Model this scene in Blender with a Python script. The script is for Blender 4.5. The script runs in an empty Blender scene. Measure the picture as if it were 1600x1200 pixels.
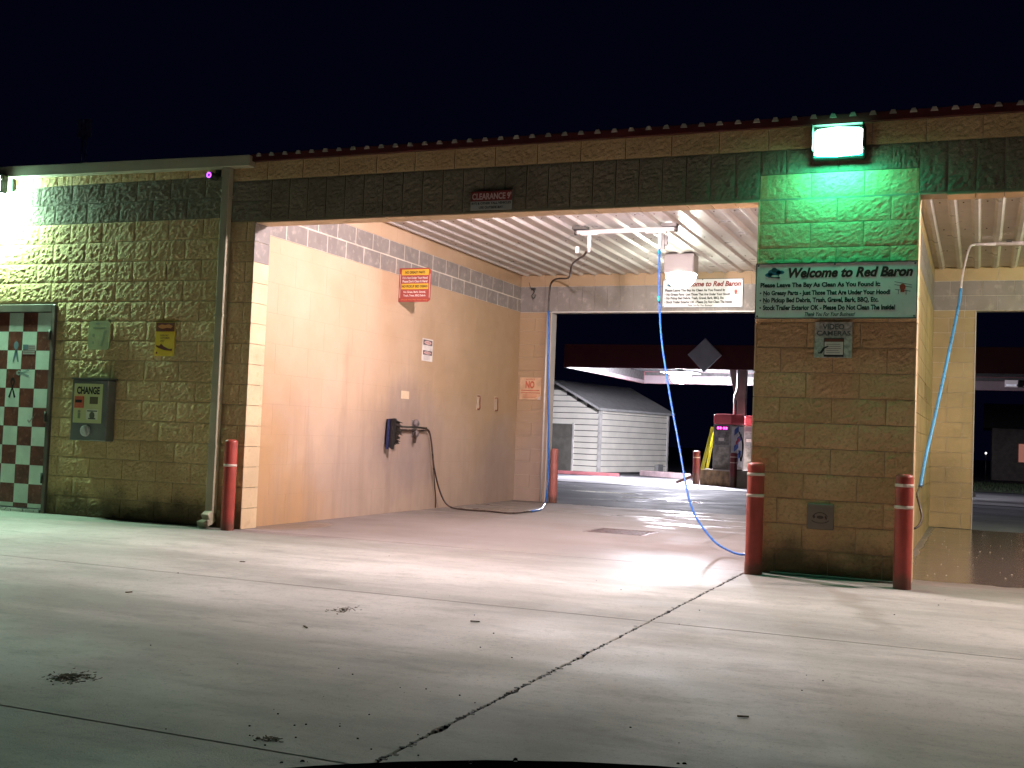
import bpy, bmesh, math, random
from mathutils import Vector, Matrix, noise
random.seed(7)
S = bpy.context.scene
COL = S.collection

# ------------------------------------------------------------------ camera
yaw, pit, rol = (math.radians(a) for a in (22.409, 2.522, 2.264))
F = Vector((-math.sin(yaw)*math.cos(pit), math.cos(yaw)*math.cos(pit), math.sin(pit)))
R = Vector((math.cos(yaw), math.sin(yaw), 0)); U = R.cross(F)
Rc = R*math.cos(rol) + U*math.sin(rol); Uc = U*math.cos(rol) - R*math.sin(rol)
cd = bpy.data.cameras.new('camera'); cam = bpy.data.objects.new('camera', cd); COL.objects.link(cam)
m3 = Matrix((Rc, Uc, -F)).transposed()
cam.matrix_world = Matrix.Translation((6.7095, -9.4054, 1.0451)) @ m3.to_4x4()
cd.sensor_width = 36; cd.lens = 1773.7/1600*36; cd.clip_start = .05; cd.clip_end = 2000
S.camera = cam

# ------------------------------------------------------------------ night sky, exposure
W = bpy.data.worlds.new("World"); S.world = W; W.use_nodes = True
wb = W.node_tree.nodes['Background']
wb.inputs['Color'].default_value = (.12, .2, 1, 1); wb.inputs['Strength'].default_value = .0022
S.view_settings.view_transform = 'Standard'; S.view_settings.look = 'None'
S.view_settings.gamma = 1; S.view_settings.exposure = .95; S.view_settings.use_curve_mapping = False
cy = S.cycles; cy.use_denoising = True; cy.denoiser = 'OPENIMAGEDENOISE'
cy.max_bounces = 7; cy.diffuse_bounces = 4; cy.glossy_bounces = 3; cy.transmission_bounces = 4
cy.sample_clamp_indirect = 4; cy.caustics_reflective = False; cy.caustics_refractive = False
# lamp strengths (each lamp's emission is read by its builder below)
BAY_FRONT = ((1, .84, .87), 1950); BAY_REAR = ((.95, 1, .84), 60); BAY_R2 = ((1, .84, .80), 1500); BAY_RR2 = ((.72, 1, .50), 80)
GREEN = ((.25, 1, .60), 30); GREEN_D = ((.05, 1, .55), 105)
GREEN_L = ((.50, 1, .80), 190); GREEN_LD = ((.50, 1, .66), 650); CANOPY = ((.90, .88, 1), 1400)

# ------------------------------------------------------------------ materials
def newmat(name):
    m = bpy.data.materials.new(name); m.use_nodes = True
    nt = m.node_tree; b = nt.nodes['Principled BSDF']; return m, nt, b
def nd(nt, t, **k):
    n = nt.nodes.new(t)
    for a, v in k.items():
        if a.startswith('i_'): n.inputs[int(a[2:]) if a[2:].isdigit() else a[2:].replace('_', ' ')].default_value = v
        else: setattr(n, a, v)
    return n
def c4(c): return (c[0], c[1], c[2], 1)
def pos(nt, scale=(1, 1, 1)):
    g = nd(nt, 'ShaderNodeNewGeometry'); mp = nd(nt, 'ShaderNodeMapping'); mp.inputs['Scale'].default_value = scale
    nt.links.new(g.outputs['Position'], mp.inputs['Vector']); return mp.outputs[0]
def nz(nt, scale, detail=5, vec=None, rough=.55):
    n = nd(nt, 'ShaderNodeTexNoise'); n.inputs['Scale'].default_value = scale; n.inputs['Detail'].default_value = detail
    n.inputs['Roughness'].default_value = rough
    nt.links.new(vec or pos(nt), n.inputs['Vector']); return n.outputs['Fac']
def ramp(nt, fac, p0, p1, c0=(0, 0, 0, 1), c1=(1, 1, 1, 1)):
    r = nd(nt, 'ShaderNodeMapRange'); r.interpolation_type = 'SMOOTHSTEP'
    for i, v in zip((1, 2, 3, 4), (p0, p1, c0 if isinstance(c0, (int, float)) else 0, c1 if isinstance(c1, (int, float)) else 1)):
        r.inputs[i].default_value = v
    nt.links.new(fac, r.inputs[0]); return r.outputs[0]
def mixc(nt, fac, a, b, mode='MIX'):
    n = nd(nt, 'ShaderNodeMix', data_type='RGBA', blend_type=mode)
    for sock, v in ((n.inputs[0], fac), (n.inputs[6], a), (n.inputs[7], b)):
        if isinstance(v, bpy.types.NodeSocket): nt.links.new(v, sock)
        elif isinstance(v, (int, float)): sock.default_value = v
        else: sock.default_value = c4(v)
    return n.outputs[2]
def mth(nt, op, a, b=0.0, clamp=False):
    n = nd(nt, 'ShaderNodeMath', operation=op); n.use_clamp = clamp
    for s, v in zip(n.inputs, (a, b)):
        if isinstance(v, bpy.types.NodeSocket): nt.links.new(v, s)
        else: s.default_value = v
    return n.outputs[0]
def bump(nt, b, h, strength=.4, dist=.01):
    n = nd(nt, 'ShaderNodeBump'); n.inputs['Strength'].default_value = strength; n.inputs['Distance'].default_value = dist
    nt.links.new(h, n.inputs['Height']); nt.links.new(n.outputs[0], b.inputs['Normal'])
def M(name, col, rough=.6, metal=0, var=.25, vs=3, bs=0, bd=.004, emit=None, es=0, dirt=None):
    m, nt, b = newmat(name)
    f = nz(nt, vs, 6)
    o = mixc(nt, ramp(nt, f, .3, .7), tuple(c*(1-var) for c in col), tuple(min(1, c*(1+var*.6)) for c in col))
    if dirt:
        o = mixc(nt, ramp(nt, nz(nt, vs*4, 8), .52, .72, 0, dirt[1]), o, dirt[0])
    nt.links.new(o, b.inputs['Base Color'])
    b.inputs['Metallic'].default_value = metal
    nt.links.new(ramp(nt, nz(nt, vs*3), .3, .7, max(.03, rough-.12), min(1, rough+.12)), b.inputs['Roughness'])
    if bs: bump(nt, b, nz(nt, bs, 5), .6, bd)
    if emit: b.inputs['Emission Color'].default_value = c4(emit); b.inputs['Emission Strength'].default_value = es
    return m
def zsock(nt, axis='Z'):
    g = nd(nt, 'ShaderNodeNewGeometry'); s = nd(nt, 'ShaderNodeSeparateXYZ'); nt.links.new(g.outputs['Position'], s.inputs[0]); return s.outputs[axis]

def stone(name, col, col2, grime=True):
    m, nt, b = newmat(name)
    v = pos(nt, (1, 1, 1))
    o = mixc(nt, ramp(nt, nz(nt, 2.2, 6), .3, .72), col, col2)
    ob = nd(nt, 'ShaderNodeObjectInfo')
    o = mixc(nt, mth(nt, 'MULTIPLY', ob.outputs['Random'], .30), o, tuple(c*.6 for c in col))
    o = mixc(nt, ramp(nt, nz(nt, 45, 7, v, .7), .48, .68, 0, .45), o, tuple(c*.42 for c in col))
    if grime:   # splashed dirt along the foot of the wall
        z = mth(nt, 'ADD', zsock(nt), mth(nt, 'MULTIPLY', nz(nt, 3.5, 6), -.55))
        o = mixc(nt, ramp(nt, z, -.22, .10, .8, 0), o, (.045, .035, .02))
    nt.links.new(o, b.inputs['Base Color']); b.inputs['Roughness'].default_value = .92
    h = mth(nt, 'ADD', nz(nt, 38, 8, v, .7), mth(nt, 'MULTIPLY', nz(nt, 150, 3, v), .35))
    bump(nt, b, h, .9, .012); return m
SPLIT = stone('split_face_tan', (.58, .375, .18), (.66, .455, .235))
SPLITG = stone('split_face_grey', (.185, .15, .10), (.26, .215, .15), False)
MORTAR = M('mortar', (.34, .29, .20), .95, bs=60)
MORTARL = M('mortar_light', (.62, .55, .46), .9, bs=60)
def tanwall():
    m, nt, b = newmat('painted_tan_block')
    o = mixc(nt, ramp(nt, nz(nt, .9, 5), .3, .7), (.50, .34, .22), (.58, .41, .29))
    y0 = zsock(nt, 'Y'); o = mixc(nt, ramp(nt, mth(nt, 'ADD', y0, mth(nt, 'MULTIPLY', nz(nt, .8, 5), 3)), 3.0, 8.5, 0, .8), o, (.34, .225, .125))  # colour darkens towards the rear, painting in the fall-off of the front lamp
    z = zsock(nt); n1 = nz(nt, 1.1, 6, None, .6)
    zz = mth(nt, 'ADD', z, mth(nt, 'MULTIPLY', mth(nt, 'SUBTRACT', n1, .5), 2.2))
    o = mixc(nt, ramp(nt, zz, .35, 1.75, .75, 0), o, (.41, .31, .26))           # soap and road film over the lower half
    # rusty damp patch at the foot of the wall by the entrance
    y = zsock(nt, 'Y'); dd = mth(nt, 'ADD', mth(nt, 'ADD', mth(nt, 'MULTIPLY', z, .8), y), mth(nt, 'MULTIPLY', nz(nt, 2.3, 6), 1.4))
    o = mixc(nt, ramp(nt, dd, 1.6, 3.1, .65, 0), o, (.50, .27, .09))
    st = nz(nt, 1, 7, pos(nt, (5, 5, .45)), .65)                                # run-down streaks
    o = mixc(nt, ramp(nt, mth(nt, 'ADD', st, mth(nt, 'MULTIPLY', z, -.10)), .38, .64, 0, .38), o, (.30, .215, .165))
    # black spray film round the brush holder
    bx = mth(nt, 'POWER', mth(nt, 'MULTIPLY', mth(nt, 'SUBTRACT', y, 3.6), .75), 2); bz = mth(nt, 'POWER', mth(nt, 'SUBTRACT', z, .95), 2)
    r = mth(nt, 'ADD', mth(nt, 'ADD', bx, bz), mth(nt, 'MULTIPLY', nz(nt, 3, 7, pos(nt, (2, 2, .7))), .9))
    o = mixc(nt, ramp(nt, r, .35, 1.35, .55, 0), o, (.19, .155, .17))
    bx2 = mth(nt, 'POWER', mth(nt, 'MULTIPLY', mth(nt, 'SUBTRACT', y, 6.6), .9), 2)
    r2 = mth(nt, 'ADD', mth(nt, 'ADD', bx2, mth(nt, 'POWER', mth(nt, 'SUBTRACT', z, .55), 2)), mth(nt, 'MULTIPLY', nz(nt, 2.3, 7), .9))
    o = mixc(nt, ramp(nt, r2, .3, 1.3, .35, 0), o, (.22, .17, .16))
    o = mixc(nt, ramp(nt, nz(nt, 55, 4, None, .8), .70, .80, 0, .35), o, (.85, .74, .62))
    nt.links.new(o, b.inputs['Base Color'])
    nt.links.new(ramp(nt, nz(nt, 3, 5), .3, .7, .42, .68), b.inputs['Roughness'])
    bump(nt, b, mth(nt, 'ADD', nz(nt, 90, 5), nz(nt, 9, 4)), .35, .003); return m
TAN = tanwall()
GREYB = M('painted_grey_block', (.235, .205, .19), .6, var=.12, bs=90, bd=.002, dirt=((.55, .47, .40), .35))
TAN2 = M('painted_olive_tan', (.41, .30, .155), .55, var=.25, vs=1.3, bs=60, bd=.003, dirt=((.36, .25, .12), .5))
JAMB = M('jamb_tan', (.66, .49, .30), .6, var=.15, bs=70, bd=.003, dirt=((.4, .25, .12), .4))
METALW = M('white_painted_steel', (.60, .555, .535), .38, var=.12, vs=1.2)
TRIM = M('red_trim', (.075, .012, .012), .5, var=.2)
CAPM = M('closure_metal', (.42, .38, .32), .5)
GUTTER = M('gutter_cream', (.40, .36, .25), .5, var=.12)
REDP = None
def bollardmat(name, col):
    m, nt, b = newmat(name)
    o = mixc(nt, ramp(nt, nz(nt, 5, 6), .3, .7), tuple(c*.75 for c in col), col)
    o = mixc(nt, ramp(nt, nz(nt, 28, 8, None, .75), .60, .70, 0, .8), o, (.10, .03, .02))
    o = mixc(nt, ramp(nt, mth(nt, 'ADD', zsock(nt), mth(nt, 'MULTIPLY', nz(nt, 9, 5), -.18)), -.06, .05, .75, 0), o, (.09, .05, .03))
    nt.links.new(o, b.inputs['Base Color']); nt.links.new(ramp(nt, nz(nt, 12), .3, .7, .35, .6), b.inputs['Roughness'])
    bump(nt, b, nz(nt, 40, 6), .4, .003); return m
REDP = bollardmat('bollard_red', (.42, .062, .045)); REDF = bollardmat('bollard_faded', (.50, .17, .15))
RING = M('ring_white', (.62, .50, .42), .6)
STEEL = M('galvanised_steel', (.55, .53, .50), .35, .7, var=.2, vs=9)
CHROME = M('zinc_pipe', (.72, .68, .66), .4, .15, var=.12, vs=9)
DSTEEL = M('dark_steel', (.06, .055, .05), .5, .4)
BLACK = M('black_rubber', (.02, .018, .018), .45)
WHITE = M('sign_white', (.66, .66, .62), .45, var=.06, vs=6, dirt=((.45, .42, .36), .35))
INK = M('ink_black', (.015, .012, .012), .5, var=.05)
INKR = M('ink_red', (.45, .05, .03), .5, var=.1)
INKB = M('ink_blue', (.04, .16, .28), .5, var=.2)
YEL = M('sign_yellow', (.80, .50, .04), .45, var=.08)
MAROON = M('sign_maroon', (.30, .045, .03), .5, var=.1)
BROWN = M('sign_brown', (.15, .03, .02), .5, var=.1)
ORANGE = M('sign_orange', (.62, .20, .06), .5, var=.15)
CREAM = M('sign_cream', (.62, .56, .36), .6, var=.15)
PALE = M('sign_faded', (.36, .34, .18), .7, var=.15, vs=8)
HOSEB = M('blue_hose', (.015, .13, .50), .35, var=.12, vs=12)
CABLE = M('black_hose', (.045, .028, .022), .35, var=.2)
GLASSW = M('bulb_off', (.7, .7, .7), .3)

def concrete(name='concrete'):
    m, nt, b = newmat(name)
    o = mixc(nt, ramp(nt, nz(nt, .55, 7, None, .6), .32, .68), (.52, .455, .435), (.70, .615, .59))
    o = mixc(nt, ramp(nt, nz(nt, 1, 6, pos(nt, (.25, .9, 1)), .6), .40, .64, 0, .75), o, (.31, .27, .25))
    o = mixc(nt, ramp(nt, nz(nt, 7, 8, None, .7), .5, .72, 0, .35), o, (.23, .20, .18))
    o = mixc(nt, ramp(nt, nz(nt, 110, 3, None, .8), .56, .70, 0, .6), o, (.19, .165, .145))
    o = mixc(nt, ramp(nt, nz(nt, 34, 4, None, .75), .55, .68, 0, .5), o, (.24, .21, .195))
    o = mixc(nt, ramp(nt, nz(nt, 22, 5, pos(nt, (1, 1.3, 1)), .8), .58, .72, 0, .4), o, (.66, .60, .57))
    o = mixc(nt, ramp(nt, nz(nt, 3.2, 7, pos(nt, (.5, 1.2, 1)), .7), .52, .66, 0, .4), o, (.28, .24, .225))
    x, y = zsock(nt, 'X'), zsock(nt, 'Y')
    wob = mth(nt, 'MULTIPLY', mth(nt, 'SUBTRACT', nz(nt, 1.6, 6), .5), 1.1)
    # standing water in the wash bay on the right, damp trails in the other
    wx = ramp(nt, mth(nt, 'ADD', x, mth(nt, 'MULTIPLY', wob, .1)), 6.12, 6.2)
    wy = ramp(nt, mth(nt, 'ADD', y, mth(nt, 'MULTIPLY', wob, .5)), .28, .42)
    wet = mth(nt, 'MULTIPLY', wx, wy)
    damp = mth(nt, 'MULTIPLY', ramp(nt, mth(nt, 'ADD', y, wob), 2.8, 4.6), ramp(nt, nz(nt, 1.0, 6, pos(nt, (.8, 1.6, 1))), .51, .63))
    # water track leaving the right bay
    tr = mth(nt, 'ABSOLUTE', mth(nt, 'SUBTRACT', mth(nt, 'ADD', x, mth(nt, 'MULTIPLY', y, .28)), mth(nt, 'ADD', 5.55, mth(nt, 'MULTIPLY', wob, .5))))
    tr = mth(nt, 'MULTIPLY', ramp(nt, tr, .03, .15, 1, 0), mth(nt, 'MULTIPLY', ramp(nt, y, -2.9, -2.0), ramp(nt, y, -.7, -.2, 1, 0)))
    # puddle at the foot of the left wall
    pu = mth(nt, 'ADD', mth(nt, 'POWER', mth(nt, 'MULTIPLY', mth(nt, 'SUBTRACT', x, .12), 1.9), 2), mth(nt, 'POWER', mth(nt, 'MULTIPLY', mth(nt, 'SUBTRACT', y, .75), 1.1), 2))
    pu = ramp(nt, mth(nt, 'ADD', pu, mth(nt, 'MULTIPLY', wob, .6)), .30, .38, 1, 0)
    pu = mth(nt, 'MULTIPLY', pu, ramp(nt, y, .02, .06))
    o = mixc(nt, mth(nt, 'MULTIPLY', ramp(nt, mth(nt, 'ADD', y, wob), -2.0, .8), .85), o, (.17, .142, .13))  # damp bay floor, coloured darker still to even out the lamp light
    any_ = mth(nt, 'MAXIMUM', mth(nt, 'MAXIMUM', wet, mth(nt, 'MULTIPLY', damp, .6)), mth(nt, 'MAXIMUM', mth(nt, 'MULTIPLY', tr, .55), pu))
    o = mixc(nt, mth(nt, 'MULTIPLY', any_, .6), o, (.16, .115, .08))
    nt.links.new(o, b.inputs['Base Color'])
    dry = ramp(nt, nz(nt, 1.4, 6), .3, .7, .66, .88)
    b.inputs['Specular IOR Level'].default_value = .4
    gl = mth(nt, 'ADD', mth(nt, 'POWER', mth(nt, 'MULTIPLY', mth(nt, 'SUBTRACT', x, 3.75), .6), 2), mth(nt, 'POWER', mth(nt, 'MULTIPLY', mth(nt, 'ADD', y, .4), .7), 2))
    gl = ramp(nt, mth(nt, 'ADD', gl, wob), .2, 1.5, 1, 0)
    dm = nd(nt, 'ShaderNodeMix', data_type='FLOAT'); nt.links.new(gl, dm.inputs[0]); nt.links.new(dry, dm.inputs[2]); dm.inputs[3].default_value = .48; dry = dm.outputs[0]
    wr = mth(nt, 'MAXIMUM', wet, mth(nt, 'MULTIPLY', damp, .75)); wr = mth(nt, 'MAXIMUM', wr, mth(nt, 'MULTIPLY', pu, .5))
    rr = nd(nt, 'ShaderNodeMix', data_type='FLOAT'); nt.links.new(wr, rr.inputs[0]); nt.links.new(dry, rr.inputs[2])
    nt.links.new(ramp(nt, nz(nt, 4, 5), .35, .65, .05, .13), rr.inputs[3])
    nt.links.new(rr.outputs[0], b.inputs['Roughness'])
    inv = mth(nt, 'SUBTRACT', 1, mth(nt, 'MULTIPLY', wr, .82))
    h = mth(nt, 'MULTIPLY', mth(nt, 'ADD', nz(nt, 120, 5, None, .7), mth(nt, 'MULTIPLY', nz(nt, 12, 5), .8)), inv)
    h = mth(nt, 'ADD', h, mth(nt, 'MULTIPLY', nz(nt, 9, 3, pos(nt, (1, 2.2, 1))), mth(nt, 'MULTIPLY', wet, .5)))
    bump(nt, b, h, .5, .006); return m
CONC = concrete()
def asphalt():
    m, nt, b = newmat('asphalt')
    o = mixc(nt, ramp(nt, nz(nt, .5, 7), .3, .7), (.08, .082, .092), (.15, .154, .168))
    o = mixc(nt, ramp(nt, nz(nt, 120, 3), .45, .7, 0, .5), o, (.06, .06, .065))
    nt.links.new(o, b.inputs['Base Color'])
    w = ramp(nt, nz(nt, 1, 5, pos(nt, (.35, .8, 1)), .55), .64, .68)
    x, y = zsock(nt, 'X'), zsock(nt, 'Y')
    for (px, py, sx, sy) in ((-.45, 13.4, .95, 1.5), (.85, 11.5, 1.6, 2.0), (1.8, 10.9, 1.9, 3.0)):
        e = mth(nt, 'ADD', mth(nt, 'POWER', mth(nt, 'MULTIPLY', mth(nt, 'SUBTRACT', x, px), sx), 2), mth(nt, 'POWER', mth(nt, 'MULTIPLY', mth(nt, 'SUBTRACT', y, py), sy), 2))
        w = mth(nt, 'MAXIMUM', w, ramp(nt, mth(nt, 'ADD', e, mth(nt, 'MULTIPLY', nz(nt, 3, 5), .9)), .75, 1.0, 1, 0))
    r = nd(nt, 'ShaderNodeMix', data_type='FLOAT'); nt.links.new(w, r.inputs[0]); r.inputs[3].default_value = .04
    nt.links.new(ramp(nt, nz(nt, 1.2, 5), .3, .7, .62, .85), r.inputs[2]); nt.links.new(r.outputs[0], b.inputs['Roughness'])
    nt.links.new(ramp(nt, w, 0, 1, .05, .5), b.inputs['Specular IOR Level'])
    bump(nt, b, mth(nt, 'MULTIPLY', nz(nt, 160, 3), mth(nt, 'SUBTRACT', 1, mth(nt, 'MULTIPLY', w, .95))), .5, .004); return m
ASPH = asphalt()

# ------------------------------------------------------------------ mesh helpers
def wloc(p):
    v = Vector((0, 0, 0))
    while p: v += p.location; p = p.parent
    return v
def link(name, me, parent=None, loc=None):
    o = bpy.data.objects.new(name, me); COL.objects.link(o)
    if parent: o.parent = parent
    if loc is not None: o.location = loc
    return o
def tag(o, label=None, cat=None, group=None, kind=None):
    if label: o['label'] = label
    if cat: o['category'] = cat
    if group: o['group'] = group
    if kind: o['kind'] = kind
    return o
def empty(name, loc, label=None, cat=None, group=None, kind=None):
    o = bpy.data.objects.new(name, None); COL.objects.link(o); o.location = loc; return tag(o, label, cat, group, kind)
class B:
    def __init__(s): s.v = []; s.f = []; s.sm = []; s.mi = []; s.cur = 0
    def add(s, vs, fs, smooth=False):
        n = len(s.v); s.v += [Vector(v) for v in vs]
        for f in fs: s.f.append([i+n for i in f]); s.sm.append(smooth); s.mi.append(s.cur)
        return s
    def box(s, x0, x1, y0, y1, z0, z1):
        return s.add([(x0,y0,z0),(x1,y0,z0),(x1,y1,z0),(x0,y1,z0),(x0,y0,z1),(x1,y0,z1),(x1,y1,z1),(x0,y1,z1)],
                     [(0,3,2,1),(4,5,6,7),(0,1,5,4),(1,2,6,5),(2,3,7,6),(3,0,4,7)])
    def obox(s, c, ax, ay, az):   # centre and three half-axis vectors
        c = Vector(c); ax, ay, az = Vector(ax), Vector(ay), Vector(az)
        return s.add([c-ax-ay-az, c+ax-ay-az, c+ax+ay-az, c-ax+ay-az, c-ax-ay+az, c+ax-ay+az, c+ax+ay+az, c-ax+ay+az],
                     [(0,3,2,1),(4,5,6,7),(0,1,5,4),(1,2,6,5),(2,3,7,6),(3,0,4,7)])
    def tube(s, pts, r, n=8, cap=True):
        pts = [Vector(p) for p in pts]; rings = []; up = None
        for i, p in enumerate(pts):
            t = (pts[min(i+1, len(pts)-1)] - pts[max(i-1, 0)]).normalized()
            if up is None: up = Vector((0, 0, 1)) if abs(t.z) < .9 else Vector((1, 0, 0))
            a = (up - t*up.dot(t)).normalized(); up = a; b = t.cross(a)
            rr = r[i] if isinstance(r, (list, tuple)) else r
            rings.append([p + (a*math.cos(2*math.pi*k/n) + b*math.sin(2*math.pi*k/n))*rr for k in range(n)])
        vs = [v for g in rings for v in g]; fs = []
        for i in range(len(rings)-1):
            for k in range(n): fs.append((i*n+k, i*n+(k+1) % n, (i+1)*n+(k+1) % n, (i+1)*n+k))
        s.add(vs, fs, True)
        if cap: s.add(rings[0], [tuple(range(n))[::-1]]); s.add(rings[-1], [tuple(range(n))])
        return s
    def lathe(s, c, prof, n=24, ax='z'):   # prof: (radius, height)
        c = Vector(c); vs = []
        for r, h in prof:
            for k in range(n):
                a = 2*math.pi*k/n; p = (r*math.cos(a), r*math.sin(a), h)
                if ax == 'y': p = (p[0], -h, p[1])
                if ax == 'x': p = (h, p[0], p[1])
                vs.append(c+Vector(p))
        fs = [(i*n+k, i*n+(k+1) % n, (i+1)*n+(k+1) % n, (i+1)*n+k) for i in range(len(prof)-1) for k in range(n)]
        s.add(vs, fs, True); return s
    def prism(s, poly, y0, y1):     # polygon in x,z (counter-clockwise seen from -y), extruded in y
        n = len(poly); vs = [(x, y0, z) for x, z in poly] + [(x, y1, z) for x, z in poly]
        fs = [tuple(range(n)), tuple(range(2*n-1, n-1, -1))] + [(i, i+n, (i+1) % n+n, (i+1) % n) for i in range(n)]
        return s.add(vs, fs)
    def build(s, name, mat, parent=None, origin=None):
        if origin is None:
            if parent: origin = wloc(parent)
            else:
                xs = [v.x for v in s.v]; ys = [v.y for v in s.v]
                origin = Vector(((min(xs)+max(xs))/2, (min(ys)+max(ys))/2, min(v.z for v in s.v)))
        me = bpy.data.meshes.new(name); me.from_pydata([v-Vector(origin) for v in s.v], [], s.f)
        for mm in (mat if isinstance(mat, (list, tuple)) else [mat]): me.materials.append(mm)
        me.polygons.foreach_set('use_smooth', s.sm); me.polygons.foreach_set('material_index', s.mi); me.update()
        bm = bmesh.new(); bm.from_mesh(me); bmesh.ops.remove_doubles(bm, verts=bm.verts, dist=1e-5)
        bmesh.ops.delete(bm, geom=[q for q in bm.verts if not q.link_faces], context='VERTS')
        bmesh.ops.recalc_face_normals(bm, faces=bm.faces); bm.to_mesh(me); bm.free()
        o = link(name, me, parent, Vector(origin) - wloc(parent) if parent else Vector(origin)); return o
def spline(P, n=8):
    P = [Vector(p) for p in P]; Q = [2*P[0]-P[1]] + P + [2*P[-1]-P[-2]]; out = []
    for i in range(1, len(Q)-2):
        for k in range(n):
            t = k/n; a, b, c, d = Q[i-1:i+3]
            out.append(.5*((2*b) + (c-a)*t + (2*a-5*b+4*c-d)*t*t + (3*b-a-3*c+d)*t**3))
    out.append(P[-1]); return out
def bevel(o, w=.004, seg=1):
    md = o.modifiers.new('bevel', 'BEVEL'); md.width = w; md.segments = seg; md.limit_method = 'ANGLE'; return o
TXN = [0]
def text(s, box, y, mat, parent, bold=.02, shear=0, axis='front', fill=True, name='lettering'):
    """flat print: text filling box (u0,u1,z0,z1) on plane y (front) or x=y (axis 'side')."""
    c = bpy.data.curves.new('t', 'FONT'); c.body = s; c.size = 1; c.offset = bold; c.shear = shear; c.resolution_u = 3
    o = bpy.data.objects.new('t', c); COL.objects.link(o); dg = bpy.context.evaluated_depsgraph_get()
    me = bpy.data.meshes.new_from_object(o.evaluated_get(dg)); bpy.data.objects.remove(o); bpy.data.curves.remove(c)
    xs = [v.co.x for v in me.vertices]; ys = [v.co.y for v in me.vertices]
    u0, u1, z0, z1 = box; a, b, cc, d = min(xs), max(xs), min(ys), max(ys); og = wloc(parent)
    for v in me.vertices:
        u = u0+(v.co.x-a)/(b-a)*(u1-u0); z = z0+(v.co.y-cc)/(d-cc)*(z1-z0)
        v.co = (Vector((u, y, z)) if axis == 'front' else Vector((y, u, z))) - og
    me.materials.clear(); me.materials.append(mat); return link(name, me, parent)
def flat(polys, y, mat, parent, name='emblem', axis='front'):
    b = B()
    for p in polys: b.add([(x, y, z) if axis == 'front' else (y, x, z) for x, z in p], [tuple(range(len(p)))])
    return b.build(name, mat, parent)
def rect(x0, x1, z0, z1): return [(x0, z0), (x1, z0), (x1, z1), (x0, z1)]
def ell(cx, cz, rx, rz, n=16, a0=0): return [(cx+rx*math.cos(a0+2*math.pi*k/n), cz+rz*math.sin(a0+2*math.pi*k/n)) for k in range(n)]

# ================================================================== GROUND
g0 = B(); g0.box(-400, 400, -60, 7.2, -.35, -.16)
# gently falling lot behind the wash, then level land
for (ya, za, yb, zb) in ((7.2, -.004, 7.4, -.004), (7.4, -.004, 45, -.57), (45, -.57, 400, -1.5)):
    g0.add([(-400, ya, za), (400, ya, za), (400, yb, zb), (-400, yb, zb)], [(0, 1, 2, 3)])
tag(g0.build('asphalt_ground', ASPH, origin=(0, 0, 0)), kind='structure')
tag(B().box(-14, 18, -20, 7.18, -.15, -.075).build('slab_bed', M('joint_dirt', (.03, .025, .02), .95)), kind='structure')
apron = empty('concrete_apron', (0, 0, 0), kind='structure')
def slab(x0, x1, y0, y1, z=0, jag=0, hole=None, parent=apron):
    """a poured slab; jag roughens its right and left long edges where they broke away."""
    g = .003; b = B(); x0 += g; x1 -= g; y0 += g; y1 -= g
    n = 60 if jag else 1; L = []; Rr = []
    for i in range(n+1):
        y = y0+(y1-y0)*i/n; k = 1 if 0 < i < n else 0
        wob = lambda s: max(0, noise.noise(Vector((s, y*6, 1)))*.028 + noise.noise(Vector((s, y*25, 5)))*.016 - .002)*k
        L.append((x0+(wob(3) if jag & 1 else 0), y)); Rr.append((x1-(wob(9) if jag & 2 else 0), y))
    if hole is None:
        lo = L+Rr[::-1]; nn = len(lo); c = .004
        ring = [(x, y, z-.07) for x, y in lo] + [(x, y, z-c) for x, y in lo]
        inn = []
        for x, y in lo:
            inn.append((x+(c if x < (x0+x1)/2 else -c), min(max(y, y0+c), y1-c), z))
        vs = ring+inn
        fs = [(i, (i+1) % nn, (i+1) % nn+nn, i+nn) for i in range(nn)] + [(i+nn, (i+1) % nn+nn, (i+1) % nn+2*nn, i+2*nn) for i in range(nn)]
        half = len(L)
        for i in range(half-1): fs.append((2*nn+i, 2*nn+nn-1-i, 2*nn+nn-2-i, 2*nn+i+1))
        b.add(vs, fs)
    else:
        hx0, hx1, hy0, hy1 = hole
        for (a, bb, c, d) in ((x0, hx0, y0, y1), (hx1, x1, y0, y1), (hx0, hx1, y0, hy0), (hx0, hx1, hy1, y1)): b.box(a, bb, c, d, z-.07, z)
    return b.build('slab', CONC, parent)
YS = [-16, -12.6, -9.4, -6.27, -3.0, 0.0]; XS = [-14, -9.6, -5.0, 4.98, 9.9, 15]
for i in range(5):
    for j in range(5):
        slab(XS[i], XS[i+1], YS[j], YS[j+1], jag=(2 if i == 2 else 1 if i == 3 else 0) if j > 1 else 0)
slab(-14, -.1, 0, 7.18)
slab(-.1, 5.10, 0, 7.18, hole=(2.68, 3.38, 2.58, 3.26))
slab(5.10, 11.4, 0, 7.18); slab(11.4, 15, 0, 7.18)
# floor drain
dr = empty('drain_grate', (3.03, 2.92, -.06), 'rusty steel floor drain grate set in the concrete of the wash bay', 'drain grate')
b = B()
for q in ((2.68, 2.72, 2.58, 3.26), (3.34, 3.38, 2.58, 3.26), (2.72, 3.34, 2.58, 2.615), (2.72, 3.34, 3.225, 3.26)): b.box(q[0], q[1], q[2], q[3], -.06, -.003)
RUST = M('rusty_grate', (.16, .095, .085), .6, .3, var=.4, vs=12)
b.build('frame', RUST, dr)
for i in range(14): B().box(2.735+i*.0445, 2.755+i*.0445, 2.616, 3.224, -.045, -.006).build('bar', RUST, dr)
for i in range(12): B().box(2.721, 3.339, 2.64+i*.0505, 2.652+i*.0505, -.035, -.0085).build('crossbar', RUST, dr)

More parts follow.
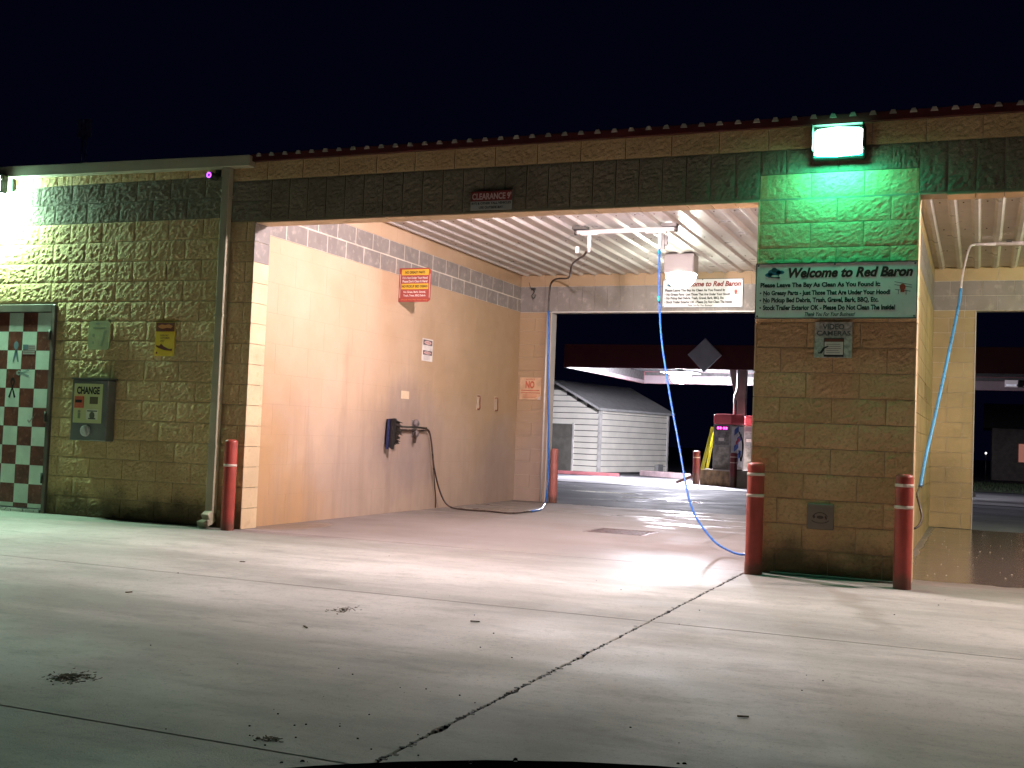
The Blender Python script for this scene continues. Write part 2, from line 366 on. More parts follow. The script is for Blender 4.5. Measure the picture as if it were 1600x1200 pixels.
# ================================================================== CAR WASH BUILDING
bld = empty('car_wash_building', (0, 0, 0), 'split face concrete block self service car wash with open wash bays', 'car wash')
C_, H, ZC = .2045, 3.0675, 3.585      # course height, lintel height, ceiling
b = B()                                # backing (mortar) of the facade
b.box(-7.2, -3.52, .012, .21, 0, 3.70); b.box(-3.52, -2.50, .012, .21, 2.25, 3.70)
b.box(-2.50, -.004, .012, .21, 0, 3.70); b.box(-.004, 12.6, .012, .20, H+.004, 3.66)
b.box(4.994, 6.236, .012, .23, 0, H+.004); b.box(11.32, 12.6, .012, .23, 0, H+.004)
front = b.build('front_wall', MORTAR, bld)
def splitmesh(w, h, seed, nx=22, nz_=11, dep=.0085):
    """one split-face block: flat back, chipped front with a rough broken face (front towards -y)."""
    vs, fs = [], []; o = Vector((seed*7.3, seed*3.1, seed))
    for j in range(nz_+1):
        for i in range(nx+1):
            x = w*i/nx; z = h*j/nz_; e = min(i, nx-i, j*1.0, nz_-j)
            n1 = noise.ridged_multi_fractal(Vector((x*7, z*9, 0))+o, .9, 2.1, 5, 1.0, 2.0)*.35
            n2 = noise.fractal(Vector((x*26, z*30, 2))+o, .8, 2, 4); n3 = noise.noise(Vector((x*3.5, z*4, 7))+o)
            d = dep*(.45+n1*.55+n2*.75+n3*.45)
            k = .25 if e < .5 else (.8+.2*noise.noise(Vector((x*20, z*20, 4))+o) if e < 1.5 else 1)
            jx = (noise.noise(Vector((x*40, z*40, 9))+o)*.003) if 0 < i < nx else 0
            vs.append((x+jx, -max(0.0, d)*k-.001, z))
    for j in range(nz_):
        for i in range(nx):
            a = j*(nx+1)+i; fs.append((a, a+1, a+nx+2, a+nx+1))
    n = len(vs); vs += [(0, .014, 0), (w, .014, 0), (w, .014, h), (0, .014, h)]
    q = nx+1; bot = list(range(0, q)); top = [nz_*q+i for i in range(q)]; lef = [j*q for j in range(nz_+1)]; rig = [j*q+nx for j in range(nz_+1)]
    fs += [tuple(bot[::-1]+[n, n+1]), tuple(top+[n+2, n+3]), tuple(lef+[n+3, n]), tuple(rig[::-1]+[n+1, n+2])]
    me = bpy.data.meshes.new('split_block'); me.from_pydata(vs, [], fs); me.update()
    bm = bmesh.new(); bm.from_mesh(me); bmesh.ops.recalc_face_normals(bm, faces=bm.faces); bm.to_mesh(me); bm.free()
    
    return me
def variants(w, h, mat, n=8, s=0, **k):
    L = []
    for i in range(n):
        me = splitmesh(w, h, i+s, **k); me.materials.append(mat); L.append(me)
    return L
VT = variants(.40, .1975, SPLIT, 9, 0); VH = variants(.195, .1975, SPLIT, 5, 20, nx=11)
VG = variants(.40, .1975, SPLITG, 7, 40); VS = variants(.2, .40, SPLITG, 7, 60, nx=11, nz_=22)
VP = variants(.40, .1975, SPLIT, 8, 80, dep=.006)     # pier blocks are weathered flatter
VPH = variants(.195, .1975, SPLIT, 4, 90, nx=11, dep=.006)
def put(name, V, VHh, x0, x1, z0, h, w0=.40, h0=.1975, gap=.005, y=0, parent=front, stuff=None):
    w = x1-x0-gap; hh = h-gap
    if w < .03: return
    if stuff is not None: stuff.box(x0+gap/2, x1-gap/2, -.012, .013, z0+gap/2, z0+h-gap/2); return
    use, ww = (VHh, .195) if (VHh and w < .27) else (V, w0)
    o = link(name, random.choice(use), parent, (x0+gap/2, y, z0+gap/2)); o.scale = (w/ww, 1, hh/h0)
# left facade courses
rows = []; z = 0
for k in range(11): rows.append((z, .2065)); z += .2065
for k in range(7): rows.append((z, .211)); z += .211
BW = .4365; off_left = B()
for k, (z0, h) in enumerate(rows):
    if z0 > 3.6: h = 3.70-z0
    if h < .05: continue
    grey = 3.10 < z0+.02 < 3.52
    ph = -2.60 if (k % 2 == 1) else -2.60+BW/2
    x = ph - BW*11
    while x < -.305:
        a, c = x, min(x+BW, -.305); x += BW
        if a < -7.2: continue
        segs = [(a, c)]
        if z0 < 2.24:
            segs = [(p, q) for p, q in ((a, min(c, -3.52)), (max(a, -2.50), c)) if q-p > .03]
        for p, q in segs:
            put('split_face_block', VG if grey else VT, None if grey else VH, p, q, z0, h, stuff=(off_left if q < -4.2 else None))
tag(off_left.build('block_courses', SPLIT, front), kind='stuff')
# narrow pier between downspout and bay, and the big pier
for k in range(15):
    z0 = k*C_
    if k % 2: put('split_face_block', VP, VPH, -.300, -.004, z0, C_)
    else: put('split_face_block', VP, VPH, -.300, -.10, z0, C_); put('split_face_block', VP, VPH, -.10, -.004, z0, C_)
    xs = [4.992, 5.20, 5.615, 6.03, 6.238] if k % 2 == 0 else [4.992, 5.407, 5.823, 6.238]
    for a, c in zip(xs, xs[1:]): put('split_face_block', VP, VPH, a, c, z0, C_)
for k in (15, 16):                                        # grey courses over pier and corner
    z0 = k*C_
    xs = [4.992, 5.20, 5.615, 6.03, 6.238] if k % 2 == 0 else [4.992, 5.407, 5.823, 6.238]
    for a, c in zip(xs, xs[1:]): put('split_face_block', VG if k == 16 else VP, None, a, c, z0, C_)
    put('split_face_block', VG, None, -.300, .172, z0, C_)
off_r = B()
for i in range(23): put('lintel_block', VS, None, .172+i*.2096, .172+(i+1)*.2096, 15*C_, 2*C_, .2, .40)
for i in range(24):
    a = 6.238+i*.2075; put('lintel_block', VS, None, a, a+.2075, 15*C_, 2*C_, .2, .40, stuff=(off_r if i > 6 else None))
for i in range(32):                                       # tan course under the roof trim
    a = -.30+i*.4115; c = a+.4115
    put('split_face_block', VT, None, a, c, 17*C_, .19, stuff=(off_r if a > 7.6 else None))
off_r.box(11.33, 12.6, -.012, .013, 0, 17*C_)
tag(off_r.build('block_courses', SPLIT, front), kind='stuff')
# smooth jamb blocks lining both sides of the pier and the bay mouth
def smooth(name, mat, x0, x1, y0, y1, z0, z1, parent, g=.003):
    b = B()
    if x1-x0 < .03: b.box(x0, x1, y0+g, y1-g, z0+g, z1-g)
    else: b.box(x0+g, x1-g, y0, y1, z0+g, z1-g)
    return b.build(name, mat, parent)
jw = B(); jw.box(-.02, -.006, .014, .25, 0, H); jamb = jw.build('jamb', MORTARL, bld)
for k in range(15):
    g_ = GREYB if k >= 13 else JAMB
    smooth('jamb_block', g_, -.006, .004, -.012, .252, k*C_, (k+1)*C_, jamb)
    smooth('jamb_block', JAMB, 6.236, 6.246, -.012, .24, k*C_, (k+1)*C_, jamb)
    smooth('jamb_block', JAMB, 4.984, 4.994, -.012, .24, k*C_, (k+1)*C_, jamb)
# soffit blocks under both lintels
sof = B().box(0.0, 11.32, -.004, .19, H-.012, H+.002).build('lintel_soffit', MORTAR, bld)
for i in range(55):
    a = .01+i*.2075
    if 4.80 < a < 6.24: continue
    B().box(a+.003, a+.2045, -.010, .196, H-.022, H-.012).build('soffit_block', JAMB, sof)
# side wall of the left bay
ZB = 2.986
sw = B().box(-.30, -.0812, .25, 7.5, 0, ZC+.03).build('side_wall', M('tile_joint', (.36, .24, .15), .8), bld)
B().box(-.0845, -.0789, .252, 7.30, ZB+.004, ZB+.402).build('band_mortar', MORTARL, sw)
TH = ZB/9.5
for k in range(10):
    z0 = k*TH; z1 = min(ZB, z0+TH); y = .255-(.31 if k % 2 else 0)
    while y < 7.28:
        a, c = max(y, .255), min(y+.62, 7.30); y += .62
        if c-a > .02: smooth('wall_tile', TAN, -.087, -.080, a, c, z0, z1, sw, .0006)
for r_ in range(2):
    y = .255-(.2 if r_ else 0)
    while y < 7.28:
        a, c = max(y, .255), min(y+.4064, 7.30); y += .4064
        if c-a > .02: smooth('band_block', GREYB, -.087, -.078, a, c, ZB+r_*.203, ZB+(r_+1)*.203, sw, .0075)
y = .255
while y < 7.28: smooth('top_block', TAN, -.087, -.080, y, min(y+.4064, 7.30), ZB+.406, ZC-.002, sw, .0015); y += .4064
# partition behind the pier, seen from the right bay
pw = B().box(5.07, 6.092, .235, 7.5, 0, ZC+.03).build('partition_wall', MORTARL, bld)
for k in range(18):
    z0 = k*.2059 if k < 15 else ZB+.1+(k-15)*.203
    z1 = z0+.2059
    if k == 14: z1 = ZB
    if k >= 15: z0 = ZB+(k-15)*.203; z1 = min(z0+.203, ZC-.002)
    g_ = GREYB if 15 <= k < 17 else TAN2
    y = .24-(.2 if k % 2 else 0)
    while y < 7.28:
        a, c = max(y, .24), min(y+.4064, 7.30); y += .4064
        if c-a > .02: smooth('partition_block', g_, 6.094, 6.102, a, c, z0, z1, pw, .003)
B().box(11.32, 11.6, .235, 7.5, 0, ZC+.03).build('side_wall', TAN, bld)
# rear wall
b = B(); b.box(-.30, .448, 7.302, 7.5, 0, ZB-.004); b.box(4.46, 6.64, 7.302, 7.5, 0, ZB-.004); b.box(11.1, 11.6, 7.302, 7.5, 0, ZB-.004)
b.box(-.30, 11.6, 7.302, 7.5, ZB-.004, ZC+.03)
rear = b.build('rear_wall', MORTARL, bld)
for k in range(15):
    z0 = k*.2059; z1 = min(z0+.2059, ZB-.004)
    xs = [-.08, .18, .449] if k % 2 else [-.08, .36, .449]
    for a, c in zip(xs, xs[1:]): smooth('rear_block', TAN, a, c, 7.293, 7.301, z0, z1, rear, .0015)
    xs = [6.10, 6.30, 6.64] if k % 2 else [6.10, 6.50, 6.64]
    for a, c in zip(xs, xs[1:]): smooth('rear_block', TAN2, a, c, 7.293, 7.301, z0, z1, rear, .003)
for i in range(25):
    a = -.08+i*.2064; smooth('rear_band_block', GREYB, a, a+.2064, 7.293, 7.301, ZB, ZB+.406, rear, .002)
for i in range(13):
    a = -.08+i*.4064; smooth('rear_block', TAN, a, min(a+.4064, 5.07), 7.293, 7.301, ZB+.406, ZC-.002, rear, .002)
for r_ in range(3):
    a = 6.10-(.2 if r_ % 2 else 0)
    while a < 11.3:
        p, q = max(a, 6.10), min(a+.4064, 11.32); a += .4064
        z1 = ZB+(r_+1)*.203 if r_ < 2 else ZC-.002
        smooth('rear_block' if r_ == 2 else 'rear_band_block', TAN2 if r_ == 2 else GREYB, p, q, 7.293, 7.301, ZB+r_*.203, z1, rear, .003)
# corner trim of the rear opening
B().box(.449, .462, 7.28, 7.5, 0, ZB-.004).build('corner_trim', METALW, bld)
B().box(6.640, 6.650, 7.28, 7.5, 0, ZB-.004).build('corner_trim', METALW, bld)
B().box(.462, 4.45, 7.286, 7.292, ZB-.008, ZB+.01).build('drip_edge', METALW, bld)
# ribbed metal ceiling, ribs run front to back, screwed panel by panel
cei = empty('ceiling', (0, 0, ZC)); cei.parent = bld
def ceilpanels(x0, x1, sp=.2265):
    x = x0; per = 4
    while x < x1-.01:
        xe = min(x+per*sp, x1); prof = [(x, 0)]; r = x
        while r+sp <= xe+.001:
            prof += [(r+.045, 0), (r+.075, -.026), (r+.115, -.026), (r+.145, 0)]; r += sp
        prof.append((xe, 0))
        prof.append((xe+.02 if xe < x1 else xe, -.0015))
        b = B(); n = len(prof)
        b.add([(px, .20, ZC+pz) for px, pz in prof]+[(px, 7.292, ZC+pz) for px, pz in prof]+[(px, .20, ZC+pz+.012) for px, pz in prof]+[(px, 7.292, ZC+pz+.012) for px, pz in prof],
              [(i, i+1, n+i+1, n+i) for i in range(n-1)]+[(2*n+i, 3*n+i, 3*n+i+1, 2*n+i+1) for i in range(n-1)]+[(i, 2*n+i, 2*n+i+1, i+1) for i in range(n-1)]+[(n+i, n+i+1, 3*n+i+1, 3*n+i) for i in range(n-1)])
        b.build('ceiling_panel', METALW, cei); x = xe
ceilpanels(-.085, 5.07); ceilpanels(6.095, 11.32)
b = B()
for bx in (0.0, 6.18):
    for i in range(23):
        for yy in (1.4, 2.9, 4.4, 5.9):
            b.lathe((bx-.07+i*.2265+.185, yy+random.uniform(-.02, .02), ZC-.001), [(.0, -.008), (.007, -.006), (.010, 0)], 6)
tag(b.build('screw_heads', M('rusty_screw', (.12, .07, .05), .7), cei), kind='stuff')
# roof sheets, trim and rib ends
b = B(); b.box(-7.3, -.05, .215, 7.6, 3.702, 3.72); b.box(-.05, 12.7, -.02, 7.6, 3.664, 3.70)
b.build('roof', CAPM, bld)
B().box(-.045, 12.7, -.07, -.022, 3.655, 3.725).build('roof_trim', TRIM, bld)
b = B()
for i in range(82):
    x = .02+i*.1535
    b.prism([(x, 3.70), (x+.055, 3.70), (x+.042, 3.730+random.uniform(-.003, .003)), (x+.013, 3.730)], -.085, 7.5)
tag(b.build('roof_rib', CAPM, bld), kind='stuff')
# gutter and downspout on the left section
g = B(); g.prism([(-7.3, 3.82), (-.05, 3.70), (-.05, 3.715), (-7.3, 3.835)], -.115, .0)
g.add([(-7.3, -.015, 3.70), (-.03, -.015, 3.60), (-.03, -.115, 3.60), (-7.3, -.115, 3.70), (-7.3, -.015, 3.83), (-.03, -.015, 3.71), (-.03, -.125, 3.71), (-7.3, -.125, 3.83)],
      [(0, 3, 2, 1), (4, 5, 6, 7), (0, 1, 5, 4), (1, 2, 6, 5), (2, 3, 7, 6), (3, 0, 4, 7)])
bevel(g.build('gutter', GUTTER, bld), .006)
d = B(); d.box(-.365, -.275, -.10, -.025, .14, 3.605)
d.obox((-.322, -.095, .10), (.045, 0, 0), (0, .04, .022), (0, -.028, .055))
d.obox((-.325, -.15, .05), (.047, 0, 0), (0, .055, .012), (0, -.012, .03))
bevel(d.build('downspout', GUTTER, bld), .006)
for z in (.8, 2.1, 3.3): B().box(-.372, -.268, -.104, -.02, z, z+.025).build('strap', GUTTER, bld)

# ------------------------------------------------------------------ checkered door
door = empty('checkered_door', (-3.0, 0, 0), 'steel door covered in maroon and white checker squares, in a dark frame', 'door')
fr = B(); fr.box(-2.555, -2.505, -.03, .10, 0, 2.245); fr.box(-3.52, -3.47, -.03, .10, 0, 2.245); fr.box(-3.47, -2.555, -.03, .10, 2.165, 2.245)
DF = M('door_frame_paint', (.14, .105, .09), .5, var=.3)
bevel(fr.build('frame', DF, door), .004)
leaf = B().box(-3.468, -2.557, -.006, .04, .045, 2.160).build('door_leaf', DF, door)
B().box(-3.468, -2.557, -.05, .10, 0, .035).build('threshold', STEEL, door)
CW = M('checker_white', (.62, .66, .58), .5, var=.12, vs=5, dirt=((.35, .36, .3), .3)); CR = M('checker_maroon', (.15, .035, .025), .5, var=.35, vs=6, dirt=((.3, .17, .13), .4))
sx, sz = .2035, .2065
for i in range(5):
    for j in range(11):
        x1 = -2.558-i*sx; x0 = max(x1-sx, -3.467); z1 = 2.158-j*sz; z0 = max(z1-sz, .047)
        if x1-x0 < .03: continue
        B().box(x0+.001, x1-.001, -.0085, -.0065, z0+.001, z1-.001).build('checker_square', CW if (i+j) % 2 == 0 else CR, leaf)
for z in (.32, .98, 1.86):
    B().lathe((-2.552, -.04, z), [(0, 0), (.012, 0), (.012, .11), (0, .11)], 10).build('hinge', DSTEEL, door)
def ribbon(cx, cz, s, m, rot=0):
    pts = [(-.25, -.9), (.1, .2), (.3, .6), (.15, .95), (-.15, .95), (-.3, .6), (-.1, .2), (.25, -.9), (.45, -.8), (.05, .15), (-.12, .6), (0, .75), (.12, .6), (-.05, .15), (-.45, -.8)]
    q = [[pts[0], pts[1], pts[13], pts[14]], [pts[1], pts[2], pts[12], pts[13]], [pts[2], pts[3], pts[11], pts[12]], [pts[3], pts[4], pts[11]], [pts[4], pts[5], pts[10], pts[11]], [pts[5], pts[6], pts[9], pts[10]], [pts[6], pts[7], pts[8], pts[9]]]
    ca, sa = math.cos(rot), math.sin(rot)
    return flat([[(cx+s*(x*ca-z*sa), cz+s*(x*sa+z*ca)) for x, z in p] for p in q], -.0095, m, leaf, 'ribbon_sticker')
ribbon(-3.07, 1.33, .12, INK); ribbon(-2.93, 1.50, .10, M('ribbon_grey', (.32, .40, .38), .5), math.pi/2)
SG = M('sticker_grey', (.16, .2, .25), .5)
flat([ell(-3.05, 1.80, .035, .045)], -.0095, SG, leaf, 'figure_sticker')
flat([[(-3.09, 1.62), (-3.07, 1.62), (-3.03, 1.74), (-3.06, 1.76)], [(-3.02, 1.62), (-3.0, 1.62), (-3.03, 1.76), (-3.06, 1.74)]], -.0098, SG, leaf, 'figure_sticker')
fl = B(); fl.add([(-2.95, -.0095, 1.70), (-2.78, -.0095, 1.70), (-2.78, -.0095, 1.81), (-2.95, -.0095, 1.81)], [(0, 1, 2, 3)]); fl.build('flag_sticker', M('flag_white', (.5, .52, .5), .5), leaf)
flat([rect(-2.95, -2.78, 1.70+.022*k, 1.711+.022*k) for k in range(5)], -.0100, M('flag_red', (.3, .16, .16), .5), leaf, 'flag_stripe')
flat([rect(-2.95, -2.875, 1.755, 1.81)], -.0104, SG, leaf, 'flag_canton')
flat([[(-2.83, .98), (-2.80, .955), (-2.74, 1.02), (-2.75, 1.035), (-2.80, .98), (-2.82, 1.0)]], -.0095, M('tick_grey', (.3, .25, .22), .5), leaf, 'tick_mark')

# ------------------------------------------------------------------ change machine and small signs on the left wall
cm = empty('change_machine', (-1.87, -.02, .80), 'grey steel change machine with cream front mounted on the rough block wall', 'change machine')
GP = M('machine_grey', (.20, .20, .19), .4, .3, var=.2)
bevel(B().box(-2.115, -1.635, -.13, -.004, .80, 1.44).build('cabinet', GP, cm), .01)
B().box(-2.125, -1.625, -.135, -.004, 1.441, 1.458).build('hood', GP, cm)
MY = M('machine_face', (.60, .60, .30), .45, var=.08)
B().box(-2.075, -1.70, -.136, -.131, .985, 1.395).build('face_panel', MY, cm)
text('CHANGE', (-2.04, -1.735, 1.285, 1.365), -.1375, INK, cm, .045)
B().box(-2.055, -1.94, -.150, -.1365, 1.14, 1.262).build('bill_acceptor', M('acceptor_red', (.62, .13, .08), .5), cm)
B().box(-2.04, -1.955, -.153, -.1505, 1.195, 1.225).build('bill_slot', INK, cm)
B().box(-1.86, -1.755, -.140, -.1365, 1.185, 1.26).build('label_plate', M('plate_dark', (.14, .11, .06), .5), cm)
flat([ell(-1.995, 1.105, .02, .014), rect(-2.012, -1.978, 1.03, 1.09)], -.1375, M('print_grey', (.28, .3, .18), .5), cm, 'coin_print')
flat([rect(-1.90, -1.745, 1.02, 1.13)], -.1375, M('print_pale', (.7, .7, .55), .5), cm, 'notice_print')
flat([ell(-1.822, 1.065, .035, .04), rect(-1.89, -1.755, 1.105, 1.118), rect(-1.87, -1.775, 1.025, 1.04)], -.1380, M('print_dark', (.15, .17, .12), .5), cm, 'notice_ink')
cup = B(); cup.lathe((-1.90, -.131, .905), [(.0, -.0), (.062, .0), (.058, .02), (.04, .012), (0, .004)], 16, 'y'); cup.build('coin_cup', CHROME, cm)
B().obox((-1.885, -.155, .90), (.016, 0, .008), (0, .02, 0), (-.014, 0, .045)).build('cup_flap', CHROME, cm)

ys = empty('yellow_poster', (-1.025, -.02, 1.70), 'small yellow poster with a brown header on the rough tan wall', 'sign')
B().box(-1.146, -.902, -.030, -.022, 1.702, 2.052).build('board', YEL, ys)
flat([rect(-1.142, -.906, 1.955, 2.048)], -.0312, BROWN, ys, 'header_band')
flat([[(-1.12, 2.01), (-1.07, 2.028), (-1.025, 2.02), (-.98, 2.03), (-.93, 2.01), (-.95, 1.985), (-1.0, 1.992), (-1.06, 1.982), (-1.10, 1.992)]], -.0318, ORANGE, ys, 'header_emblem')
text('WASH BAY\nCUSTOMERS\nONLY', (-1.085, -.965, 1.85, 1.925), -.0315, BROWN, ys, .01)
flat([[(-1.135, 1.80), (-1.10, 1.785), (-1.03, 1.765), (-.93, 1.755), (-.92, 1.78), (-.96, 1.775), (-1.03, 1.80), (-1.07, 1.83), (-1.09, 1.805), (-1.13, 1.815)], ell(-1.12, 1.735, .011, .012)], -.0315, BROWN, ys, 'figure_print')
ps = empty('faded_sign', (-1.88, -.02, 1.76), 'pale faded green sign with rounded corners above the change machine', 'sign')
bo = B().prism([(-2.0, 1.76), (-1.76, 1.76), (-1.735, 1.785), (-1.735, 2.04), (-1.76, 2.065), (-2.0, 2.065), (-2.025, 2.04), (-2.025, 1.785)], -.036, -.024); bo.build('board', PALE, ps)
PG = M('faded_ink', (.22, .23, .14), .6)
flat([rect(-1.965, -1.80, 1.982, 2.0), [(-1.865, 1.80), (-1.835, 1.80), (-1.775, 1.965), (-1.81, 1.965)], ell(-1.955, 1.91, .016, .018), ell(-1.955, 1.835, .014, .016), ell(-1.905, 2.035, .03, .012)], -.0368, PG, ps, 'faded_print')

# ------------------------------------------------------------------ signs on lintel, pier and walls
cs = empty('clearance_sign', (2.57, -.03, 3.07), "clearance 9' sign, maroon over white, on the dark lintel of the bay", 'sign')
B().box(2.365, 2.775, -.034, -.026, 3.072, 3.245).build('board', M('sign_dull_white', (.36, .37, .33), .5, var=.1), cs)
flat([rect(2.365, 2.775, 3.155, 3.245)], -.0348, M('sign_dark_red', (.22, .03, .03), .5), cs, 'header_band')
text("CLEARANCE 9'", (2.378, 2.765, 3.168, 3.230), -.0354, M('letter_pink', (.62, .45, .42), .5), cs, .03)
text("RV'S & OTHER TALL VEHICLES", (2.375, 2.765, 3.124, 3.147), -.0352, INK, cs, .03)
text("USE OUTSIDE BAY", (2.45, 2.69, 3.086, 3.108), -.0352, INK, cs, .03)

def welcome(name, x0, x1, z0, z1, y, label, bg, grp):
    w = empty(name, ((x0+x1)/2, y, z0), label, 'sign', grp); k = (x1-x0)/1.25; kz = (z1-z0)/.45
    X = lambda u: x0+u*k; Z = lambda v: z0+v*kz
    B().box(x0, x1, y, y+.012, z0, z1).build('board', bg, w)
    bb = B()
    for q in ((0, 1.25, 0, .007), (0, 1.25, .443, .45), (0, .006, .007, .443), (1.244, 1.25, .007, .443)): bb.box(X(q[0]), X(q[1]), y-.004, y-.0005, Z(q[2]), Z(q[3]))
    bb.build('border', INK, w)
    t = lambda s, a, b_, c, d_, m=INK, bo=.03, sh=0: text(s, (X(a), X(b_), Z(c), Z(d_)), y-.0015, m, w, bo, sh)
    t('Welcome to Red Baron', .262, 1.215, .328, .410, M('ink_title', (.05, .012, .01), .5) if k > .99 else M('ink_title_red', (.25, .03, .02), .5), .045, .25)
    t('Please Leave The Bay As Clean As You Found It:', .04, .975, .242, .292, bo=.045)
    t('No Greasy Parts - Just Those That Are Under Your Hood!', .065, 1.05, .178, .228, bo=.045)
    t('No Pickup Bed Debris, Trash, Gravel, Bark, BBQ, Etc.', .065, .965, .119, .170, bo=.045)
    t('Stock Trailer Exterior OK - Please Do Not Clean The Inside!', .065, 1.09, .068, .110, bo=.045)
    t('Thank You For Your Business!', .40, .79, .020, .052, bo=.02, sh=.35)
    flat([ell(X(.043), Z(v), .007*k, .007*kz, 8) for v in (.207, .148, .088)]+[rect(X(.065), X(.098), Z(.182), Z(.1845)), rect(X(.065), X(.098), Z(.123), Z(.1255)), rect(X(.63), X(.72), Z(.060), Z(.0625))], y-.0015, INK, w, 'bullet')
    # blue cloud-like badge on the left, small red biplane on the right
    flat([ell(X(.15), Z(.37), .055*k, .035*kz), ell(X(.11), Z(.355), .035*k, .018*kz), ell(X(.195), Z(.375), .035*k, .016*kz)], y-.0013, INKB, w, 'badge')
    flat([ell(X(.148), Z(.395), .022*k, .02*kz), [(X(.10), Z(.335)), (X(.19), Z(.325)), (X(.21), Z(.35)), (X(.16), Z(.358))]], y-.0018, M('badge_dark', (.03, .06, .08), .5), w, 'badge_mark')
    flat([ell(X(.155), Z(.345), .03*k, .008*kz), ell(X(.2), Z(.347), .012*k, .014*kz)], y-.0022, WHITE, w, 'badge_mark')
    flat([ell(X(1.14), Z(.245), .022*k, .026*kz), rect(X(1.125), X(1.155), Z(.205), Z(.222))], y-.0015, INKR, w, 'aeroplane_print')
    flat([[(X(a), Z(b_)), (X(c), Z(d_)), (X(c), Z(d_+.004)), (X(a), Z(b_+.004))] for a, b_, c, d_ in ((1.08, .285, 1.21, .258), (1.08, .262, 1.21, .240), (1.085, .225, 1.20, .21))]+
         [rect(X(1.108), X(1.112), Z(.19), Z(.225)), rect(X(1.165), X(1.169), Z(.185), Z(.22))], y-.0013, INK, w, 'aeroplane_wing')
    for a, b_ in ((.02, .02), (1.23, .02), (.02, .43), (1.23, .43), (.625, .435)):
        B().lathe((X(a), y-.001, Z(b_)), [(0, .004), (.006, .003), (.008, 0)], 8, 'y').build('screw', DSTEEL, w)
    return w
welcome('welcome_sign', 4.985, 6.245, 2.072, 2.528, -.042, 'large white welcome and rules sign across the block pier', WHITE, None)
B().box(5.0, 6.23, -.030, -.012, 2.10, 2.14).build('rail', STEEL, bpy.data.objects['welcome_sign'])
B().box(5.0, 6.23, -.030, -.012, 2.44, 2.48).build('rail', STEEL, bpy.data.objects['welcome_sign'])
welcome('welcome_sign', 2.238, 3.458, 3.043, 3.478, 7.275, 'smaller looking white welcome sign on the rear lintel inside the bay, behind the ceiling lamp', M('sign_bright', (.75, .73, .76), .45, var=.04), None)

vc = empty('video_camera_notice', (5.615, -.03, 1.757), 'weathered video cameras notice just below the welcome sign on the pier', 'sign')
VB = M('worn_notice', (.42, .44, .38), .7, var=.45, vs=30, dirt=((.2, .2, .14), .7))
B().box(5.470, 5.762, -.032, -.022, 1.757, 2.045).build('board', VB, vc)
text('VIDEO', (5.53, 5.70, 1.985, 2.030), -.0335, M('worn_ink', (.08, .12, .10), .6, var=.5, vs=40), vc, .03)
text('CAMERAS', (5.485, 5.75, 1.935, 1.975), -.0335, bpy.data.materials['worn_ink'], vc, .03)
B().box(5.545, 5.70, -.037, -.0325, 1.765, 1.915).build('sticker', INK, vc)
flat([rect(5.55, 5.695, 1.782, 1.885)], -.0378, M('sticker_pale', (.60, .52, .48), .6), vc, 'sticker_face')
flat([rect(5.55, 5.695, 1.887, 1.91)], -.0378, BROWN, vc, 'sticker_face')
flat([rect(5.565, 5.68-random.uniform(0, .02), 1.795+i*.017, 1.800+i*.017) for i in range(5)], -.0384, M('line_ink', (.25, .2, .18), .6), vc, 'print_line')
flat([[(5.50, 1.79), (5.53, 1.79), (5.555, 1.83), (5.58, 1.845), (5.58, 1.855), (5.54, 1.84), (5.515, 1.80), (5.50, 1.80)]], -.0386, INK, vc, 'scrawl')
pl = empty('steel_plaque', (5.55, -.02, .38), 'square steel plate with an embossed emblem low on the block pier', 'plaque')
PM = M('plaque_steel', (.20, .165, .13), .45, .5, var=.15)
bevel(B().box(5.447, 5.655, -.026, -.012, .380, .585).build('plate', PM, pl), .004)
PD = M('plaque_relief', (.055, .035, .025), .5, .3)
bb = B(); c0 = (5.551, .475)
arc = [(c0[0]+.07*math.cos(math.radians(a)), c0[1]-.012+.032*math.sin(math.radians(a))) for a in range(200, 345, 12)]
bb.tube([(x, -.027, z) for x, z in arc], .003, 5)
arc = [(c0[0]+.06*math.cos(math.radians(a)), c0[1]-.01+.05*math.sin(math.radians(a))) for a in range(20, 165, 12)]
bb.tube([(x, -.027, z) for x, z in arc], .003, 5)
for p in ([(5.49, .485), (5.505, .50), (5.515, .475), (5.50, .465)], [(5.59, .495), (5.605, .475), (5.60, .455), (5.585, .48)], ell(5.551, .478, .028, .013, 10)): bb.prism(p, -.029, -.0255)
bb.build('emblem', PD, pl)

rs = empty('rules_sign', (-.08, 3.2, 2.65), 'red and yellow rules sign sticking out from the left bay wall', 'sign')
B().prism([(-.078, 2.648), (.33, 2.648), (.365, 2.675), (.365, 3.045), (.33, 3.075), (-.078, 3.075)], 3.196, 3.206).build('board', M('sign_red', (.30, .055, .045), .45, var=.08), rs)
for z in (2.72, 3.0): B().box(-.08, -.05, 3.206, 3.23, z-.02, z+.02).build('bracket', STEEL, rs)
YM = M('panel_yellow', (.60, .36, .035), .5, var=.06); PK = M('letter_white', (.62, .54, .52), .5)
flat([rect(-.045, .335, 2.985, 3.058), rect(-.045, .335, 2.808, 2.878)], 3.1945, YM, rs, 'panel')
T = lambda s, a, b_, c, d_, m, bo=.03: text(s, (a, b_, c, d_), 3.1935, m, rs, bo)
T('NO GREASY PARTS', .005, .285, 3.003, 3.038, INK); T('NO PICKUP BED DEBRIS', -.035, .325, 2.828, 2.860, INK)
T("If It's Not Under Your Hood", -.03, .32, 2.937, 2.968, PK); T("Please Don't Clean It Here!", -.03, .32, 2.892, 2.925, PK)
T('No Grass, Bark, Gravel,', -.01, .30, 2.757, 2.787, PK); T('Trash, Trees, BBQ Debris', -.01, .30, 2.712, 2.742, PK)
T('Thank You For Your Help', -.04, .33, 2.665, 2.682, ORANGE, .02)
